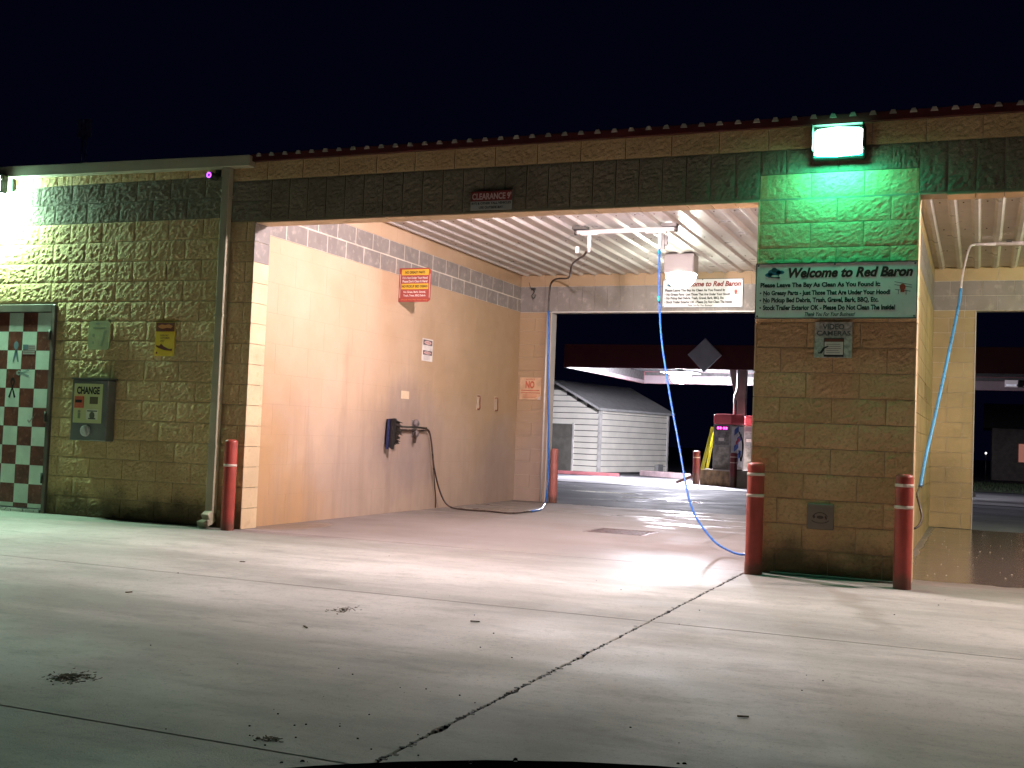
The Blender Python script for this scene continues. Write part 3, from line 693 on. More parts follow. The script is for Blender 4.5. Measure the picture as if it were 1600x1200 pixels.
flat([rect(-.065, -.058, 2.70, 3.0), rect(.35, .356, 2.70, 3.0)], 3.1943, PK, rs, 'edge_line')
ds = empty('danger_sign', (-.08, 4.06, 1.965), 'small white double danger notice on the left bay wall', 'sign')
B().box(-.079, -.074, 3.91, 4.215, 1.965, 2.262).build('board', M('notice_white', (.72, .66, .62), .5), ds)
flat([rect(3.93, 4.195, 2.175, 2.245), rect(3.93, 4.195, 2.045, 2.105)], -.0735, M('notice_dark', (.10, .07, .09), .5), ds, 'header_band', 'side')
flat([ell(4.062, 2.21, .105, .024), ell(4.062, 2.075, .105, .02)], -.0731, M('notice_red', (.66, .45, .42), .5), ds, 'oval', 'side')
text('DANGER', (3.99, 4.135, 2.198, 2.222), -.0727, M('notice_ink', (.35, .12, .12), .5), ds, .02, 0, 'side')
text('DANGER', (3.99, 4.135, 2.065, 2.086), -.0727, bpy.data.materials['notice_ink'], ds, .02, 0, 'side')
flat([rect(3.95, 4.17, 2.115+i*.016, 2.121+i*.016) for i in range(4)]+[rect(3.95, 4.15, 1.985+i*.015, 1.990+i*.015) for i in range(4)], -.0733, M('notice_line', (.4, .33, .36), .5), ds, 'print_line', 'side')
ns = empty('no_notice', (.146, 7.28, 1.6), 'worn tan notice with a red NO on the rear corner of the bay', 'sign')
B().box(-.035, .325, 7.280, 7.290, 1.60, 1.95).build('board', M('worn_tan', (.62, .40, .25), .6, var=.2, vs=8), ns)
RW = M('worn_red', (.50, .11, .05), .6, var=.25, vs=20)
text('NOTICE', (.07, .22, 1.905, 1.93), 7.2785, RW, ns, .02); text('NO', (.062, .215, 1.775, 1.895), 7.2785, RW, ns, .05)
flat([rect(-.01, .30, 1.738, 1.752), rect(-.01, .31, 1.70, 1.712)]+[rect(.02, .28-random.uniform(0, .05), 1.63+i*.02, 1.637+i*.02) for i in range(3)], 7.2785, RW, ns, 'print_line')
flat([[(.27, 1.60), (.32, 1.60), (.32, 1.66), (.29, 1.64)]], 7.2783, PK, ns, 'torn_corner')
tp = flat([rect(3.38, 3.60, 1.44, 1.54)], -.0785, M('tape_remnant', (.72, .55, .38), .6), None, 'sticker_residue', 'side')
tag(tp, 'pale rectangular sticker residue on the tan wall above the brush holder', 'sticker residue')

# ------------------------------------------------------------------ lamps
def emat(name, col, s):
    m, nt, b = newmat(name); b.inputs['Base Color'].default_value = (.8, .8, .8, 1); b.inputs['Emission Color'].default_value = c4(col); b.inputs['Emission Strength'].default_value = s
    return m
EF, ER = emat('lamp_glass_front', *BAY_FRONT), emat('lamp_glass_rear', *BAY_REAR)
EF2, ER2 = emat('lamp_glass_front_warm', *BAY_R2), emat('lamp_glass_rear_green', *BAY_RR2)
BOXM = M('lamp_housing', (.40, .36, .36), .5, var=.06)
def baylamp(x, y, zt, em, label, rect_=False):
    t = empty('ceiling_lamp', (x, y, zt), label, 'lamp', 'lamps on the wash bay ceilings'); 
    drop = .06 if rect_ else .14
    bevel(B().box(x-.205, x+.205, y-.15, y+.15, zt-drop-.09, ZC-.02).build('housing', BOXM, t), .012)
    z = zt-drop-.09; k = .9 if rect_ else 1; kr = .4 if rect_ else 1
    b = B(); prof = [(.0, -.17*k), (.07, -.168*k), (.13, -.15*k), (.18, -.10*k), (.205, -.04*k), (.20, .0)]
    n = 24; vs = []
    for r, h in prof:
        for i in range(n):
            a = 2*math.pi*i/n; vs.append((x+r*kr*math.cos(a), y+r*kr*.8*math.sin(a), z+h-.001))
    b.add(vs, [(i*n+j, i*n+(j+1) % n, (i+1)*n+(j+1) % n, (i+1)*n+j) for i in range(len(prof)-1) for j in range(n)], True)
    b.build('glass', em, t); return t
baylamp(2.9, .72, 3.56, EF, 'ceiling lamp just inside the mouth of the left wash bay', True)
baylamp(2.93, 5.62, 3.53, ER, 'lit ceiling lamp with a white box at the rear of the left wash bay')
baylamp(8.9, .72, 3.56, EF2, 'ceiling lamp just inside the mouth of the right wash bay', True)
baylamp(9.0, 5.62, 3.53, ER2, 'ceiling lamp at the rear of the right wash bay')
def wallpack(x, z, em, emd, label, low=0):
    t = empty('wall_lamp', (x, -.02, z), label, 'lamp', 'green wall lamps on the facade')
    w = .185
    b = B(); b.box(x-w-.02, x+w+.02, -.11+low*.5, -.013, z-.03+low, z+.231); bevel(b.build('housing', M('wallpack_bronze', (.006, .006, .006), .8), t), .012)
    # lens bulges forward, taller in the middle
    prof = [(-w, z+.005, z+.195), (-w*.9, z-.006, z+.210), (-.02, z-.015, z+.224), (w*.85, z-.006, z+.210), (w, z+.005, z+.195)]
    vs = []
    for px, za, zb in prof: vs += [(x+px, -.111+low*.4, za-low*.9), (x+px*.94, -.205, za+.015-low), (x+px*.94, -.185, zb-.02), (x+px, -.111, zb)]
    fs = [(i*4+j, (i+1)*4+j, (i+1)*4+j+1, i*4+j+1) for i in range(4) for j in (1, 2)]+[(0, 1, 2, 3), (19, 18, 17, 16), ]
    B().add(vs, fs).build('lens', em, t); B().add(vs, [(i*4, (i+1)*4, (i+1)*4+1, i*4+1) for i in range(4)]).build('lower_lens', emd, t)
    vz = B().box(x-w-.012, x+w+.012, -.18, -.1095, z+.232, z+.240).box(x-w-.016, x-w-.008, -.215, -.111, z+.03, z+.231).box(x+w+.008, x+w+.016, -.215, -.111, z+.03, z+.231); vz.build('visor', bpy.data.materials['wallpack_bronze'], t)
    return t
wallpack(5.625, 3.385, emat('lens_green', *GREEN), emat('lens_green_low', *GREEN_D), 'glowing green wall lamp high on the pier above the welcome sign')
wallpack(-3.40, 3.42, emat('lens_green_left', *GREEN_L), emat('lens_green_left_low', *GREEN_LD), 'brightly glowing wall lamp high on the left wall above the checkered door', .10)

sc_ = empty('security_camera', (-.47, -.03, 3.50), 'small security camera with a purple glowing ring under the gutter beside the downspout', 'camera')
B().box(-.50, -.44, -.03, -.013, 3.53, 3.60).build('mount', DSTEEL, sc_)
B().tube([(-.47, -.03, 3.565), (-.47, -.08, 3.54)], .010, 8).build('arm', DSTEEL, sc_)
B().lathe((-.465, -.06, 3.515), [(0, 0), (.034, .0), (.036, .01), (.036, .11), (.030, .115), (0, .115)], 16, 'y').build('housing', DSTEEL, sc_)
rg = B(); rg.lathe((-.465, -.176, 3.515), [(.013, 0), (.014, .003), (.029, .003), (.030, 0)], 16, 'y'); rg.build('infrared_ring', emat('infrared_glow', (.42, .05, 1), 1.6), sc_)
B().lathe((-.465, -.1755, 3.515), [(.012, 0), (.010, .004), (0, .006)], 12, 'y').build('lens', INK, sc_)
# ------------------------------------------------------------------ bollards
def bollard(x, y, h, r, mat, rings, label, z0=0, grp='red bollards at the wash bay corners', brace=False):
    t = empty('bollard', (x, y, z0), label, 'bollard', grp)
    prof = [(r*1.0, -.02), (r, h-.03), (r*.93, h-.012), (r*.6, h-.002), (0, h)]
    b = B().lathe((x, y, z0), prof, 24); b.build('post', mat, t)
    for q in rings:
        B().lathe((x, y, z0+q), [(r+.0005, -.012), (r+.003, -.010), (r+.003, .010), (r+.0005, .012)], 24).build('ring', RING, t)
    if brace: B().obox((x-.30, y-.05, z0+.16), (.30, 0, .13), (0, .03, 0), (-.02, 0, .035)).build('brace', mat, t)
    return t
bollard(5.058, -.17, .895, .068, REDP, (.80, .63), 'red bollard at the left corner of the block pier')
bollard(6.20, -.335, .862, .066, REDP, (.775, .612), 'red bollard at the right corner of the block pier')
bollard(-.045, -.16, .885, .063, REDP, (.632,), 'red bollard with a single white ring beside the downspout')
bollard(.545, 7.42, .845, .060, REDF, (), 'faded pinkish bollard without rings at the rear of the left bay')
REDD = bollardmat('bollard_dark_red', (.17, .025, .03))
bollard(-1.16, 24.55, 1.02, .105, REDD, (.82, ), 'braced red bollard left of the fuel pump island', -.26, 'red bollards by the fuel pumps', True)
bollard(.27, 23.0, 1.0, .10, REDD, (.72, .88), 'red bollard right of the fuel pump plinth', -.24, 'red bollards by the fuel pumps')
# cracked skirt at the foot of the pier bollard
cr = B().lathe((5.058, -.17, 0), [(.0695, .10), (.0715, .09), (.0715, .004), (.073, -.01)], 20); cr.build('base_sleeve', REDP, bpy.data.objects['bollard'])

# ------------------------------------------------------------------ hose booms and hoses
bm_ = empty('hose_boom', (2.8, 3.4, 3.45), 'bright steel swivel boom bolted under the ribbed ceiling of the left bay', 'hose boom')
b = B().tube([(2.19, 3.4, 3.495), (3.40, 3.4, 3.50)], .028, 10); b.build('pipe', CHROME, bm_)
for x in (2.24, 3.34): B().box(x-.09, x+.09, 3.34, 3.46, 3.525, ZC-.02).build('mount_plate', DSTEEL, bm_)
for x in (2.17, 3.40): B().lathe((x, 3.4, 3.497), [(0, 0), (.035, 0), (.038, .03), (0, .035)], 10, 'x').build('end_cap', DSTEEL, bm_)
B().box(3.06, 3.30, 3.36, 3.44, 3.455, 3.475).build('clamp', CHROME, bm_)
B().box(2.26, 2.46, 3.36, 3.44, 3.455, 3.472).build('clamp', CHROME, bm_)
b = B(); b.tube([(2.355, 3.4, 3.46), (2.357, 3.4, 3.30)], .024, 10); b.tube([(2.357, 3.4, 3.30), (2.357, 3.4, 3.25)], .016, 8); b.build('drop_pipe', CHROME, bm_)
b = B(); b.tube([(3.225, 3.4, 3.46), (3.23, 3.4, 3.36)], .018, 8); b.build('drop_pipe', CHROME, bm_)
b = B(); b.box(3.25, 3.285, 3.38, 3.42, 3.27, 3.44); b.box(3.29, 3.315, 3.38, 3.42, 3.31, 3.43); b.build('spring_bracket', DSTEEL, bm_)
b = B(); b.tube(spline([(2.33, 3.4, 3.27), (2.22, 3.6, 3.245), (1.95, 4.2, 3.31), (1.60, 4.95, 3.36), (1.45, 5.3, 3.30), (1.22, 5.9, 3.33), (.95, 6.5, 3.40), (.62, 7.0, 3.47), (.47, 7.18, 3.44), (.425, 7.23, 3.30), (.42, 7.23, 3.0), (.43, 7.23, 2.9)]), .014, 8)
tag(b.build('supply_hose', CABLE), 'dark brown hose running from the boom along the ceiling to the rear corner', 'hose')
B().box(2.20, 2.235, 3.36, 3.40, 3.24, 3.32).build('swivel_tag', CHROME, bm_)
# blue wand hose of the left bay
P = [(3.225, 3.4, 3.37), (3.222, 3.4, 3.28), (3.34, 3.1, 2.4), (3.48, 2.9, 1.81), (3.76, 2.5, .97), (4.0, 2.1, .39), (4.32, 1.6, .12), (4.58, 1.25, .035), (4.78, 1.0, .04), (4.93, .85, .14), (4.96, .8, .5), (4.955, .8, .95)]
t = empty('wand_hose', (3.22, 3.4, 0), 'long blue pressure hose hanging from the left bay boom to the pier', 'hose')
B().tube(spline(P, 10), .011, 8).build('hose', HOSEB, t)
B().tube([(3.222, 3.4, 3.40), (3.222, 3.4, 3.27)], .019, 8).build('fitting', CHROME, t)
B().tube([(3.305, 3.13, 2.68), (3.312, 3.12, 2.62)], .017, 8).build('fitting', M('teal_collar', (.03, .42, .45), .4), t)
B().tube([(3.222, 3.4, 3.25), (3.222, 3.4, 3.21)], .019, 8).build('fitting', bpy.data.materials['teal_collar'], t)
# blue hose at the rear left corner, turning black on the floor and rising to the foam brush
t = empty('brush_hose', (.45, 7.1, 0), 'blue hose in the rear corner that turns black towards the foam brush', 'hose')
Pb = [(.43, 7.22, 3.0), (.445, 7.2, 2.7), (.495, 7.15, 1.85), (.545, 7.12, .95), (.57, 7.1, .35), (.62, 6.9, .06), (.85, 6.2, .02), (1.10, 5.4, .016), (1.16, 4.9, .016)]
B().tube(spline(Pb, 8), .015, 8).build('blue_length', HOSEB, t)
Pk = [(1.16, 4.9, .016), (1.10, 4.35, .016), (.75, 4.40, .016), (.40, 4.38, .018), (.16, 4.42, .05), (.05, 4.38, .22), (-.005, 4.27, .55), (-.02, 4.20, .85), (-.03, 4.13, 1.03), (-.035, 4.02, 1.07), (-.035, 3.9, 1.075)]
B().tube(spline(Pk, 8), .0115, 7).build('black_length', CABLE, t)
B().tube(spline([(-.03, 3.95, 1.05), (-.03, 4.12, 1.02), (-.02, 4.19, .85), (-.01, 4.27, .5), (-.03, 4.40, .15), (-.06, 4.47, .012)], 8), .0075, 6).build('drain_cord', CABLE, t)
# conduit in the rear corner
tag(B().tube([(.40, 7.255, 0), (.40, 7.255, 2.98)], .018, 8).build('corner_conduit', METALW), 'white vertical conduit at the edge of the rear opening beside the blue hose', 'conduit')
hk = B(); hk.tube(spline([(.06, 7.26, 3.46), (.10, 7.25, 3.36), (.15, 7.24, 3.33)]), .004, 5); hk.tube(spline([(.13, 7.24, 3.36), (.17, 7.22, 3.30), (.14, 7.21, 3.24), (.17, 7.21, 3.20), (.20, 7.22, 3.26)]), .010, 6)
hk.box(.11, .17, 7.24, 7.29, 3.33, 3.37)
tag(hk.build('wire_bracket', DSTEEL), 'dark broken bracket with a loose wire high on the rear corner block', 'bracket')
# foam brush on its wall holder
t = empty('foam_brush', (-.03, 3.0, .8), 'dark foam brush with a blue edge hung on the left bay wall', 'foam brush')
b = B()
b.add([(-.075, 3.00, .86), (.045, 2.96, .80), (.045, 3.02, .80), (-.075, 3.08, .86), (-.075, 3.02, 1.17), (.055, 2.98, 1.18), (.055, 3.04, 1.18), (-.075, 3.10, 1.17)],
      [(0, 3, 2, 1), (4, 5, 6, 7), (0, 1, 5, 4), (1, 2, 6, 5), (2, 3, 7, 6), (3, 0, 4, 7)]); b.build('brush_block', BLACK, t)
B().obox((-.02, 2.975, .985), (.013, .004, 0), (0, .008, 0), (0, .01, .185)).build('blue_strip', M('brush_blue', (.012, .016, .07), .5), t)
bb = B()
for i in range(150):
    z = random.uniform(.88, 1.16); y0 = 3.06+random.uniform(0, .04); ln = (.10+.08*(1-abs(z-1.07)/.2))*random.uniform(.7, 1.05)
    x = random.uniform(-.07, .04)
    bb.obox((x, y0+ln/2, z-.01), (.004, 0, 0), (0, ln/2, -.012), (0, .0008, .004))
tag(bb.build('bristles', M('bristle', (.035, .025, .02), .8), t), kind='stuff')
b = B().tube([(-.02, 3.10, 1.085), (-.02, 4.02, 1.080)], .012, 8); b.build('handle', DSTEEL, t)
B().tube([(-.035, 3.14, 1.045), (-.035, 3.95, 1.045)], .010, 8).build('lower_tube', CABLE, t)
wh = empty('brush_holder', (-.07, 3.45, 1.0), 'pair of round rubber wheel clamps that grip the foam brush handle', 'brush holder')
GRB = M('clamp_grey', (.17, .14, .14), .5)
for y in (3.17, 3.76):
    for z in (1.135, 1.00): B().lathe((-.045, y, z), [(0, -.028), (.045, -.028), (.05, -.01), (.05, .012), (.04, .03), (0, .032)], 16, 'x').build('wheel', GRB, wh)
    B().box(-.079, -.072, y-.05, y+.05, .96, 1.18).build('back_plate', STEEL, wh)
B().obox((-.03, 3.72, .95), (.012, 0, 0), (0, .02, 0), (0, .012, .07)).build('grip', CABLE, wh)
for y, lb in ((5.72, 'rusty upright mat clip on the left wall, the one nearer the bay mouth'), (6.38, 'rusty upright mat clip on the left wall, the one nearer the rear corner')):
    t = empty('mat_clip', (-.07, y, 1.38), lb, 'mat clip', 'mat clips on the left wall')
    B().box(-.079, -.072, y+.01, y+.10, 1.38, 1.60).build('plate', M('clip_pale', (.55, .42, .32), .5), t)
    B().tube(spline([(-.07, y+.02, 1.58), (-.03, y+.015, 1.57), (-.025, y+.01, 1.48), (-.03, y+.03, 1.40), (-.07, y+.03, 1.39)]), .010, 6).build('hook', M('clip_rust', (.18, .07, .04), .7), t)
# right bay boom and hose
t2 = empty('hose_boom', (7.3, 5.2, 3.5), 'white boom pipe under the ceiling of the right bay', 'hose boom')
B().tube([(6.62, 5.2, 3.535), (6.86, 5.2, 3.535)], .020, 8).build('pipe', CHROME, t2)
B().tube([(6.86, 5.2, 3.537), (7.9, 5.2, 3.537)], .027, 8).build('pipe', CHROME, t2)
for x in (7.0, 7.7): B().box(x-.03, x+.03, 5.15, 5.25, 3.55, ZC-.02).build('mount_plate', DSTEEL, t2)
t = empty('wand_hose', (6.5, 4.0, 0), 'light blue pressure hose curving down from the boom of the right bay', 'hose')
P = spline([(6.63, 5.2, 3.535), (6.575, 5.12, 3.50), (6.545, 4.95, 3.38), (6.50, 4.6, 3.08), (6.49, 4.45, 2.90), (6.47, 4.2, 2.66), (6.39, 3.4, 2.02), (6.31, 2.5, 1.39), (6.26, 1.8, .98), (6.24, 1.3, .72)], 8)
k = 8*4
B().tube(P[:k+1], .013, 8).build('steel_end', CHROME, t); B().tube(P[k:], .017, 8).build('hose', M('light_blue_hose', (.06, .30, .62), .35), t)
B().tube(spline([(6.24, 1.3, .72), (6.225, 1.1, .66), (6.255, 1.0, .56), (6.275, .95, .47), (6.25, .88, .40), (6.20, .85, .38), (6.13, .9, .42)], 8), .010, 7).build('wand_loop', CABLE, t)
# graffiti on the partition
gb = B()
for (y, z, w, h) in ((5.0, 1.5, .02, .34), (5.0, 1.82, .28, .03), (5.22, 1.62, .02, .28), (5.42, 1.5, .02, .38), (5.62, 1.55, .02, .30), (5.42, 1.66, .24, .025), (5.0, 1.66, .2, .025)):
    gb.add([(6.1035, y, z), (6.1035, y+w+.02, z+.02), (6.1035, y+w+.02, z+h), (6.1035, y, z+h)], [(0, 1, 2, 3)])
tag(gb.build('graffiti', M('graffiti_ink', (.16, .07, .05), .6)), 'dark scrawled graffiti letters on the right bay side wall', 'graffiti')

# ------------------------------------------------------------------ water, litter and cracks on the ground
bb = B()
for i in range(150):
    x = random.uniform(6.25, 9.5); y = random.uniform(.55, 6.5)
    r = random.uniform(.002, .012)*random.random()+.002; a = random.uniform(0, 6.28)
    bb.add([(x+r*math.cos(a+k*1.05)*random.uniform(.6, 1.3), y+r*2*math.sin(a+k*1.05), .0045) for k in range(6)]+[(x, y, .0075)], [(k, (k+1) % 6, 6) for k in range(6)])
tag(bb.build('foam_flecks', M('foam', (.8, .75, .68), .6)), kind='stuff')
def twigs(name, cx, cy, sx, sy, n, seed, label):
    rnd = random.Random(seed); bb = B()
    for i in range(n*3):
        x = cx+rnd.gauss(0, sx); y = cy+rnd.gauss(0, sy); q = rnd.uniform(0, 3.14); L = rnd.uniform(.0015, .011); w = L*rnd.uniform(.12, .45)
        z = .001+max(0, 1-math.hypot((x-cx)/sx, (y-cy)/sy)*.6)*rnd.random()*.010
        bb.obox((x, y, z), (math.cos(q)*L, math.sin(q)*L, rnd.uniform(-.3, .3)*L), (-math.sin(q)*w, math.cos(q)*w, 0), (0, 0, .0009))
    tag(bb.build(name, M('mulch', (.15, .10, .06), .9, var=.4, vs=60)), label, 'dirt clump', None, 'stuff')
twigs('debris_clump', 3.36, -5.80, .042, .045, 80, 3, 'dark clump of wet grass and mud on the concrete, lower left')
twigs('debris_clump', 3.36, -3.69, .035, .05, 28, 4, 'small scatter of mud bits on the concrete ahead of the bay')
twigs('debris_clump', 4.55, -6.16, .030, .015, 12, 5, 'thin smear of dirt on the concrete near the cracked joint')
bb = B(); rnd = random.Random(11)
for i in range(90):
    x = rnd.uniform(1, 9); y = rnd.uniform(-7.6, -.4)
    if i % 3 == 0: x = rnd.gauss(4.6, .35); y = rnd.gauss(-5.6, .5)
    r = rnd.uniform(.0012, .0036)
    bb.obox((x, y, r*.5), (r, r*.3, 0), (-r*.4, r*.8, 0), (0, 0, r*.6))
tag(bb.build('grit', M('grit', (.07, .055, .045), .9)), kind='stuff')
for i, (x, y, a, L) in enumerate(((4.16, -3.62, .2, .026), (2.0, -3.9, 1, .02), (1.6, -2.2, .4, .02), (5.9, -5.0, .3, .022), (3.5, -4.3, 2.4, .03))):
    tag(B().obox((x, y, .005), (math.cos(a)*L, math.sin(a)*L, 0), (-math.sin(a)*.004, math.cos(a)*.004, 0), (0, 0, .003)).build('wood_chip', bpy.data.materials['mulch']),
        ['dark wood chip on the concrete before the left bay', 'tiny dark chip far left on the concrete', 'dark chip on the concrete ahead of the left wall', 'dark chip on the concrete before the pier', 'curved dark chip left of the cracked joint'][i], 'wood chip')
# broken filler in the long cracked joint
bb = B()
for i in range(330):
    y = -6.2+6.0*rnd.random()**.8*1.0 if i % 2 else rnd.uniform(-9, -4.5)
    if y > -.3: continue
    r = rnd.uniform(.003, .010); x = 4.98+rnd.gauss(0, .007)
    bb.obox((x, y, -.004), (r, r*.4, 0), (-r*.3, r*.9, 0), (0, 0, .005))
tag(bb.build('joint_filler', M('tar', (.02, .016, .014), .8)), kind='stuff')
# low concrete lip at the foot of the pier
tag(bevel(B().box(5.17, 6.12, -.055, -.021, -.002, .018).build('pier_footing', CONC), .004), 'low concrete lip along the foot of the block pier', 'footing')

# ================================================================== BEHIND THE WASH
SHED = M('shed_siding', (.80, .77, .68), .45, var=.08, vs=1.5); SHEDT = M('shed_trim', (.6, .58, .55), .5)
A = Vector((-7.82, 35.59, -.44)); u = (Vector((-6.45, 41.31, -.44))-A); Ls = u.length; u.normalize(); v = Vector((-u.y, u.x, 0))  # u along side wall, v along gable (to the left)
sh = empty('storage_shed', A, 'white metal sided shed with a pitched roof beyond the rear of the bay', 'shed')
HE, WG = 2.70, 4.4
Pt = lambda a, c, z: A+u*a+v*c+Vector((0, 0, z))
b = B(); pk = HE+1.05
b.add([Pt(0, 0, 0), Pt(Ls, 0, 0), Pt(Ls, WG, 0), Pt(0, WG, 0), Pt(0, 0, HE), Pt(Ls, 0, HE), Pt(Ls, WG, HE), Pt(0, WG, HE), Pt(0, WG/2, pk), Pt(Ls, WG/2, pk)],
      [(0, 1, 5, 4), (1, 2, 6, 9, 5), (2, 3, 7, 6), (3, 0, 4, 8, 7), (4, 5, 9, 8), (6, 7, 8, 9), (0, 3, 2, 1)])
body = b.build('wall', M('shed_gap_shade', (.10, .095, .09), .8), sh)  # dark backing colour paints the shadow lines between the siding boards
for i in range(11):            # lapped siding boards, lower edge kicked out
    z = .05+i*.245
    B().add([Pt(.08, -.012, z+.222), Pt(Ls-.08, -.012, z+.222), Pt(Ls-.08, -.035, z), Pt(.08, -.035, z), Pt(.08, -.002, z), Pt(Ls-.08, -.002, z)], [(0, 1, 2, 3), (3, 2, 5, 4)]).build('siding_board', SHED, body)
for i in range(14):
    z = .05+i*.245; wg = WG if z < HE-.2 else max(.3, WG)
    c0_, c1_ = .08, WG-.08
    if z+.24 > HE: q = (z+.24-HE)/1.05*WG/2; c0_, c1_ = q+.05, WG-q-.05
    for (p, q_) in (((c0_, 1.28), (2.8, c1_)) if z < 2.0 else ((c0_, c1_),)):
        if q_-p < .1: continue
        B().add([Pt(-.012, p, z+.212), Pt(-.012, q_, z+.212), Pt(-.045, q_, z), Pt(-.045, p, z), Pt(-.002, p, z), Pt(-.002, q_, z)], [(0, 1, 2, 3), (3, 2, 5, 4)]).build('siding_board', SHED, body)
for (a, c) in ((0, 0), (Ls, 0)):
    B().obox(Pt(a, c, HE/2), u*.06, v*.06, (0, 0, HE/2)).build('corner_post', SHEDT, sh)
B().obox(Pt(-.03, 2.05, 1.0), u*.03, v*.72, (0, 0, 1.0)).build('roll_door', M('shed_door', (.16, .15, .13), .6), sh)
for s in (1.28, 2.8): B().obox(Pt(-.05, s, 1.02), u*.03, v*.035, (0, 0, 1.04)).build('door_jamb', SHEDT, sh)
RFM = M('shed_roof', (.45, .45, .44), .5, 0, var=.12)
b = B()
for s in (0, 1):
    c0_, c1_ = (-.22, WG/2) if s == 0 else (WG/2, WG+.22); z0, z1 = (HE-.10+.0, pk+.03) if s == 0 else (pk+.03, HE-.10)
    b.add([Pt(-.45, c0_, z0), Pt(Ls+.3, c0_, z0), Pt(Ls+.3, c1_, z1), Pt(-.45, c1_, z1), Pt(-.45, c0_, z0+.10), Pt(Ls+.3, c0_, z0+.10), Pt(Ls+.3, c1_, z1+.10), Pt(-.45, c1_, z1+.10)],
          [(0, 3, 2, 1), (4, 5, 6, 7), (0, 1, 5, 4), (1, 2, 6, 5), (2, 3, 7, 6), (3, 0, 4, 7)])
b.build('roof', RFM, sh)
B().obox(Pt(Ls-1.0, -.18, .22), u*.22, v*.09, (0, 0, .16)).build('utility_box', M('util_grey', (.3, .3, .3), .5), sh)
CURB = M('curb_red', (.22, .07, .075), .6, var=.25); CURBW = M('curb_pale', (.62, .46, .47), .6, var=.2)
def curb(a, c, w, h, mat, label):
    a, c = Vector(a), Vector(c); d = (c-a)/2; n = Vector((-d.y, d.x, 0)).normalized()*w
    return tag(bevel(B().obox((a+c)/2+Vector((0, 0, h/2)), d, n, (0, 0, h/2)).build('parking_curb', mat), .02), label, 'curb')
curb((-7.6, 29.8, -.345), (-5.22, 29.95, -.345), .10, .13, CURB, 'dark red painted curb in front of the storage shed')
curb((-5.65, 34.6, -.415), (-3.2, 32.0, -.375), .14, .22, CURBW, 'pale pink painted curb right of the storage shed')
curb((6.2, 27.2, -.30), (6.62, 27.5, -.30), .10, .16, M('curb_white', (.6, .58, .56), .6), 'white curb stop beyond the rear of the right bay')
# concrete pad lit beneath the fuel canopy
tag(B().add([(-6, 19.5, -.178), (14, 19.5, -.178), (14, 32, -.365), (-6, 32, -.365)], [(0, 1, 2, 3)]).build('forecourt_pad', M('pad_concrete', (.22, .215, .22), .5, var=.3, vs=.8)), kind='structure')
bpy.data.objects['forecourt_pad'].location.z += .006
# fuel canopy
cn = empty('fuel_canopy', (3, 26, -.25), 'dark red flat fuel canopy with a lit underside behind the car wash', 'fuel canopy')
x0, x1, y0, y1, zb, zt = -4.62, 15, 22.0, 30.5, 3.07, 3.75
FR = M('fascia_red', (.12, .02, .026), .45, var=.12); FI = M('fascia_inner', (.075, .055, .06), .5, var=.08)
fa = B(); fa.box(x0, x1, y0, y0+.05, zb, zt); fa.box(x0, x0+.05, y0+.05, y1, zb, zt); fa.box(x0, x1, y1-.05, y1, zb, zt); fa.box(x1-.05, x1, y0+.05, y1-.05, zb, zt); fa.build('fascia', FR, cn)
fi = B(); fi.box(x0+.052, x0+.075, y0+.055, y1-.055, zb+.004, zb+.12); fi.box(x0+.08, x1-.06, y1-.075, y1-.052, zb+.004, zb+.29); fi.build('inner_fascia', FI, cn)
B().box(x0+.056, x0+.062, y0+.06, y1-.08, zb+.124, zt-.26).box(x0+.08, x1-.06, y1-.06, y1-.054, zb+.294, zt-.26).box(x0+.08, x1-.06, y0+.053, y0+.058, zb+.03, zt-.26).build('shade_sheet', M('shade_black', (.01, .008, .008), .7), cn)  # black sheets added inside the fascia, standing in for shade above the strip
B().box(x0+.08, x1-.06, y0+.055, y1-.08, zt-.25, zt-.2).build('deck', M('deck_dark', (.006, .006, .007), .5), cn)
for i in range(16):
    B().box(x0+.085, x1-.065, y0+.2+i*.5, y0+.26+i*.5, zt-.29, zt-.252).build('deck_rib', bpy.data.materials['deck_dark'], cn)
B().box(x0+.03, x0+.08, y0-.012, y0-.004, zb-.02, zb+.0).build('edge_strip', FI, cn)
for (cx, cyy) in ((-.05, 25.6), (8.4, 25.6)):
    B().box(cx-.13, cx+.13, cyy-.13, cyy+.13, -.27, zt-.3).build('column', M('column_dark', (.075, .06, .06), .5), cn)
    B().add([(cx-.42, cyy-.1, zt-.3), (cx-.13, cyy-.1, zt-.3), (cx-.13, cyy-.1, zb-.75), (cx-.22, cyy-.1, zb-.6), (cx-.42, cyy+.1, zt-.3), (cx-.13, cyy+.1, zt-.3), (cx-.13, cyy+.1, zb-.75), (cx-.22, cyy+.1, zb-.6)],
            [(0, 1, 2, 3), (7, 6, 5, 4), (0, 4, 5, 1), (3, 2, 6, 7), (0, 3, 7, 4), (1, 5, 6, 2)]).build('bracket', bpy.data.materials['column_dark'], cn)
dia = B().prism([(-.43, 2.98), (.06, 3.46), (-.41, 3.94), (-.90, 3.47)], 21.90, 21.97)
tag(bevel(dia.build('diamond_sign', M('diamond_grey', (.62, .60, .64), .5, var=.1)), .01), 'plain grey diamond shaped sign on the front of the fuel canopy', 'sign')
cl = empty('canopy_lamp', (-2.2, 26.4, 3.0), 'blazing white lamp under the fuel canopy', 'lamp')
B().box(-2.75, -1.65, 25.9, 26.9, 3.222, 3.27).box(-2.3, -2.1, 26.3, 26.5, 3.275, zt-.25).build('housing', BOXM, cl)  # plate shaped wider than the lens to block its light from the deck
B().lathe((-2.2, 26.4, 3.22), [(0, -.34), (.18, -.32), (.30, -.20), (.32, 0)], 20).build('lens', emat('canopy_lens', *CANOPY), cl)
cl2 = empty('canopy_fixture', (7.65, 30.3, 3.2), 'small unlit box fixture on the far fascia of the fuel canopy', 'lamp')
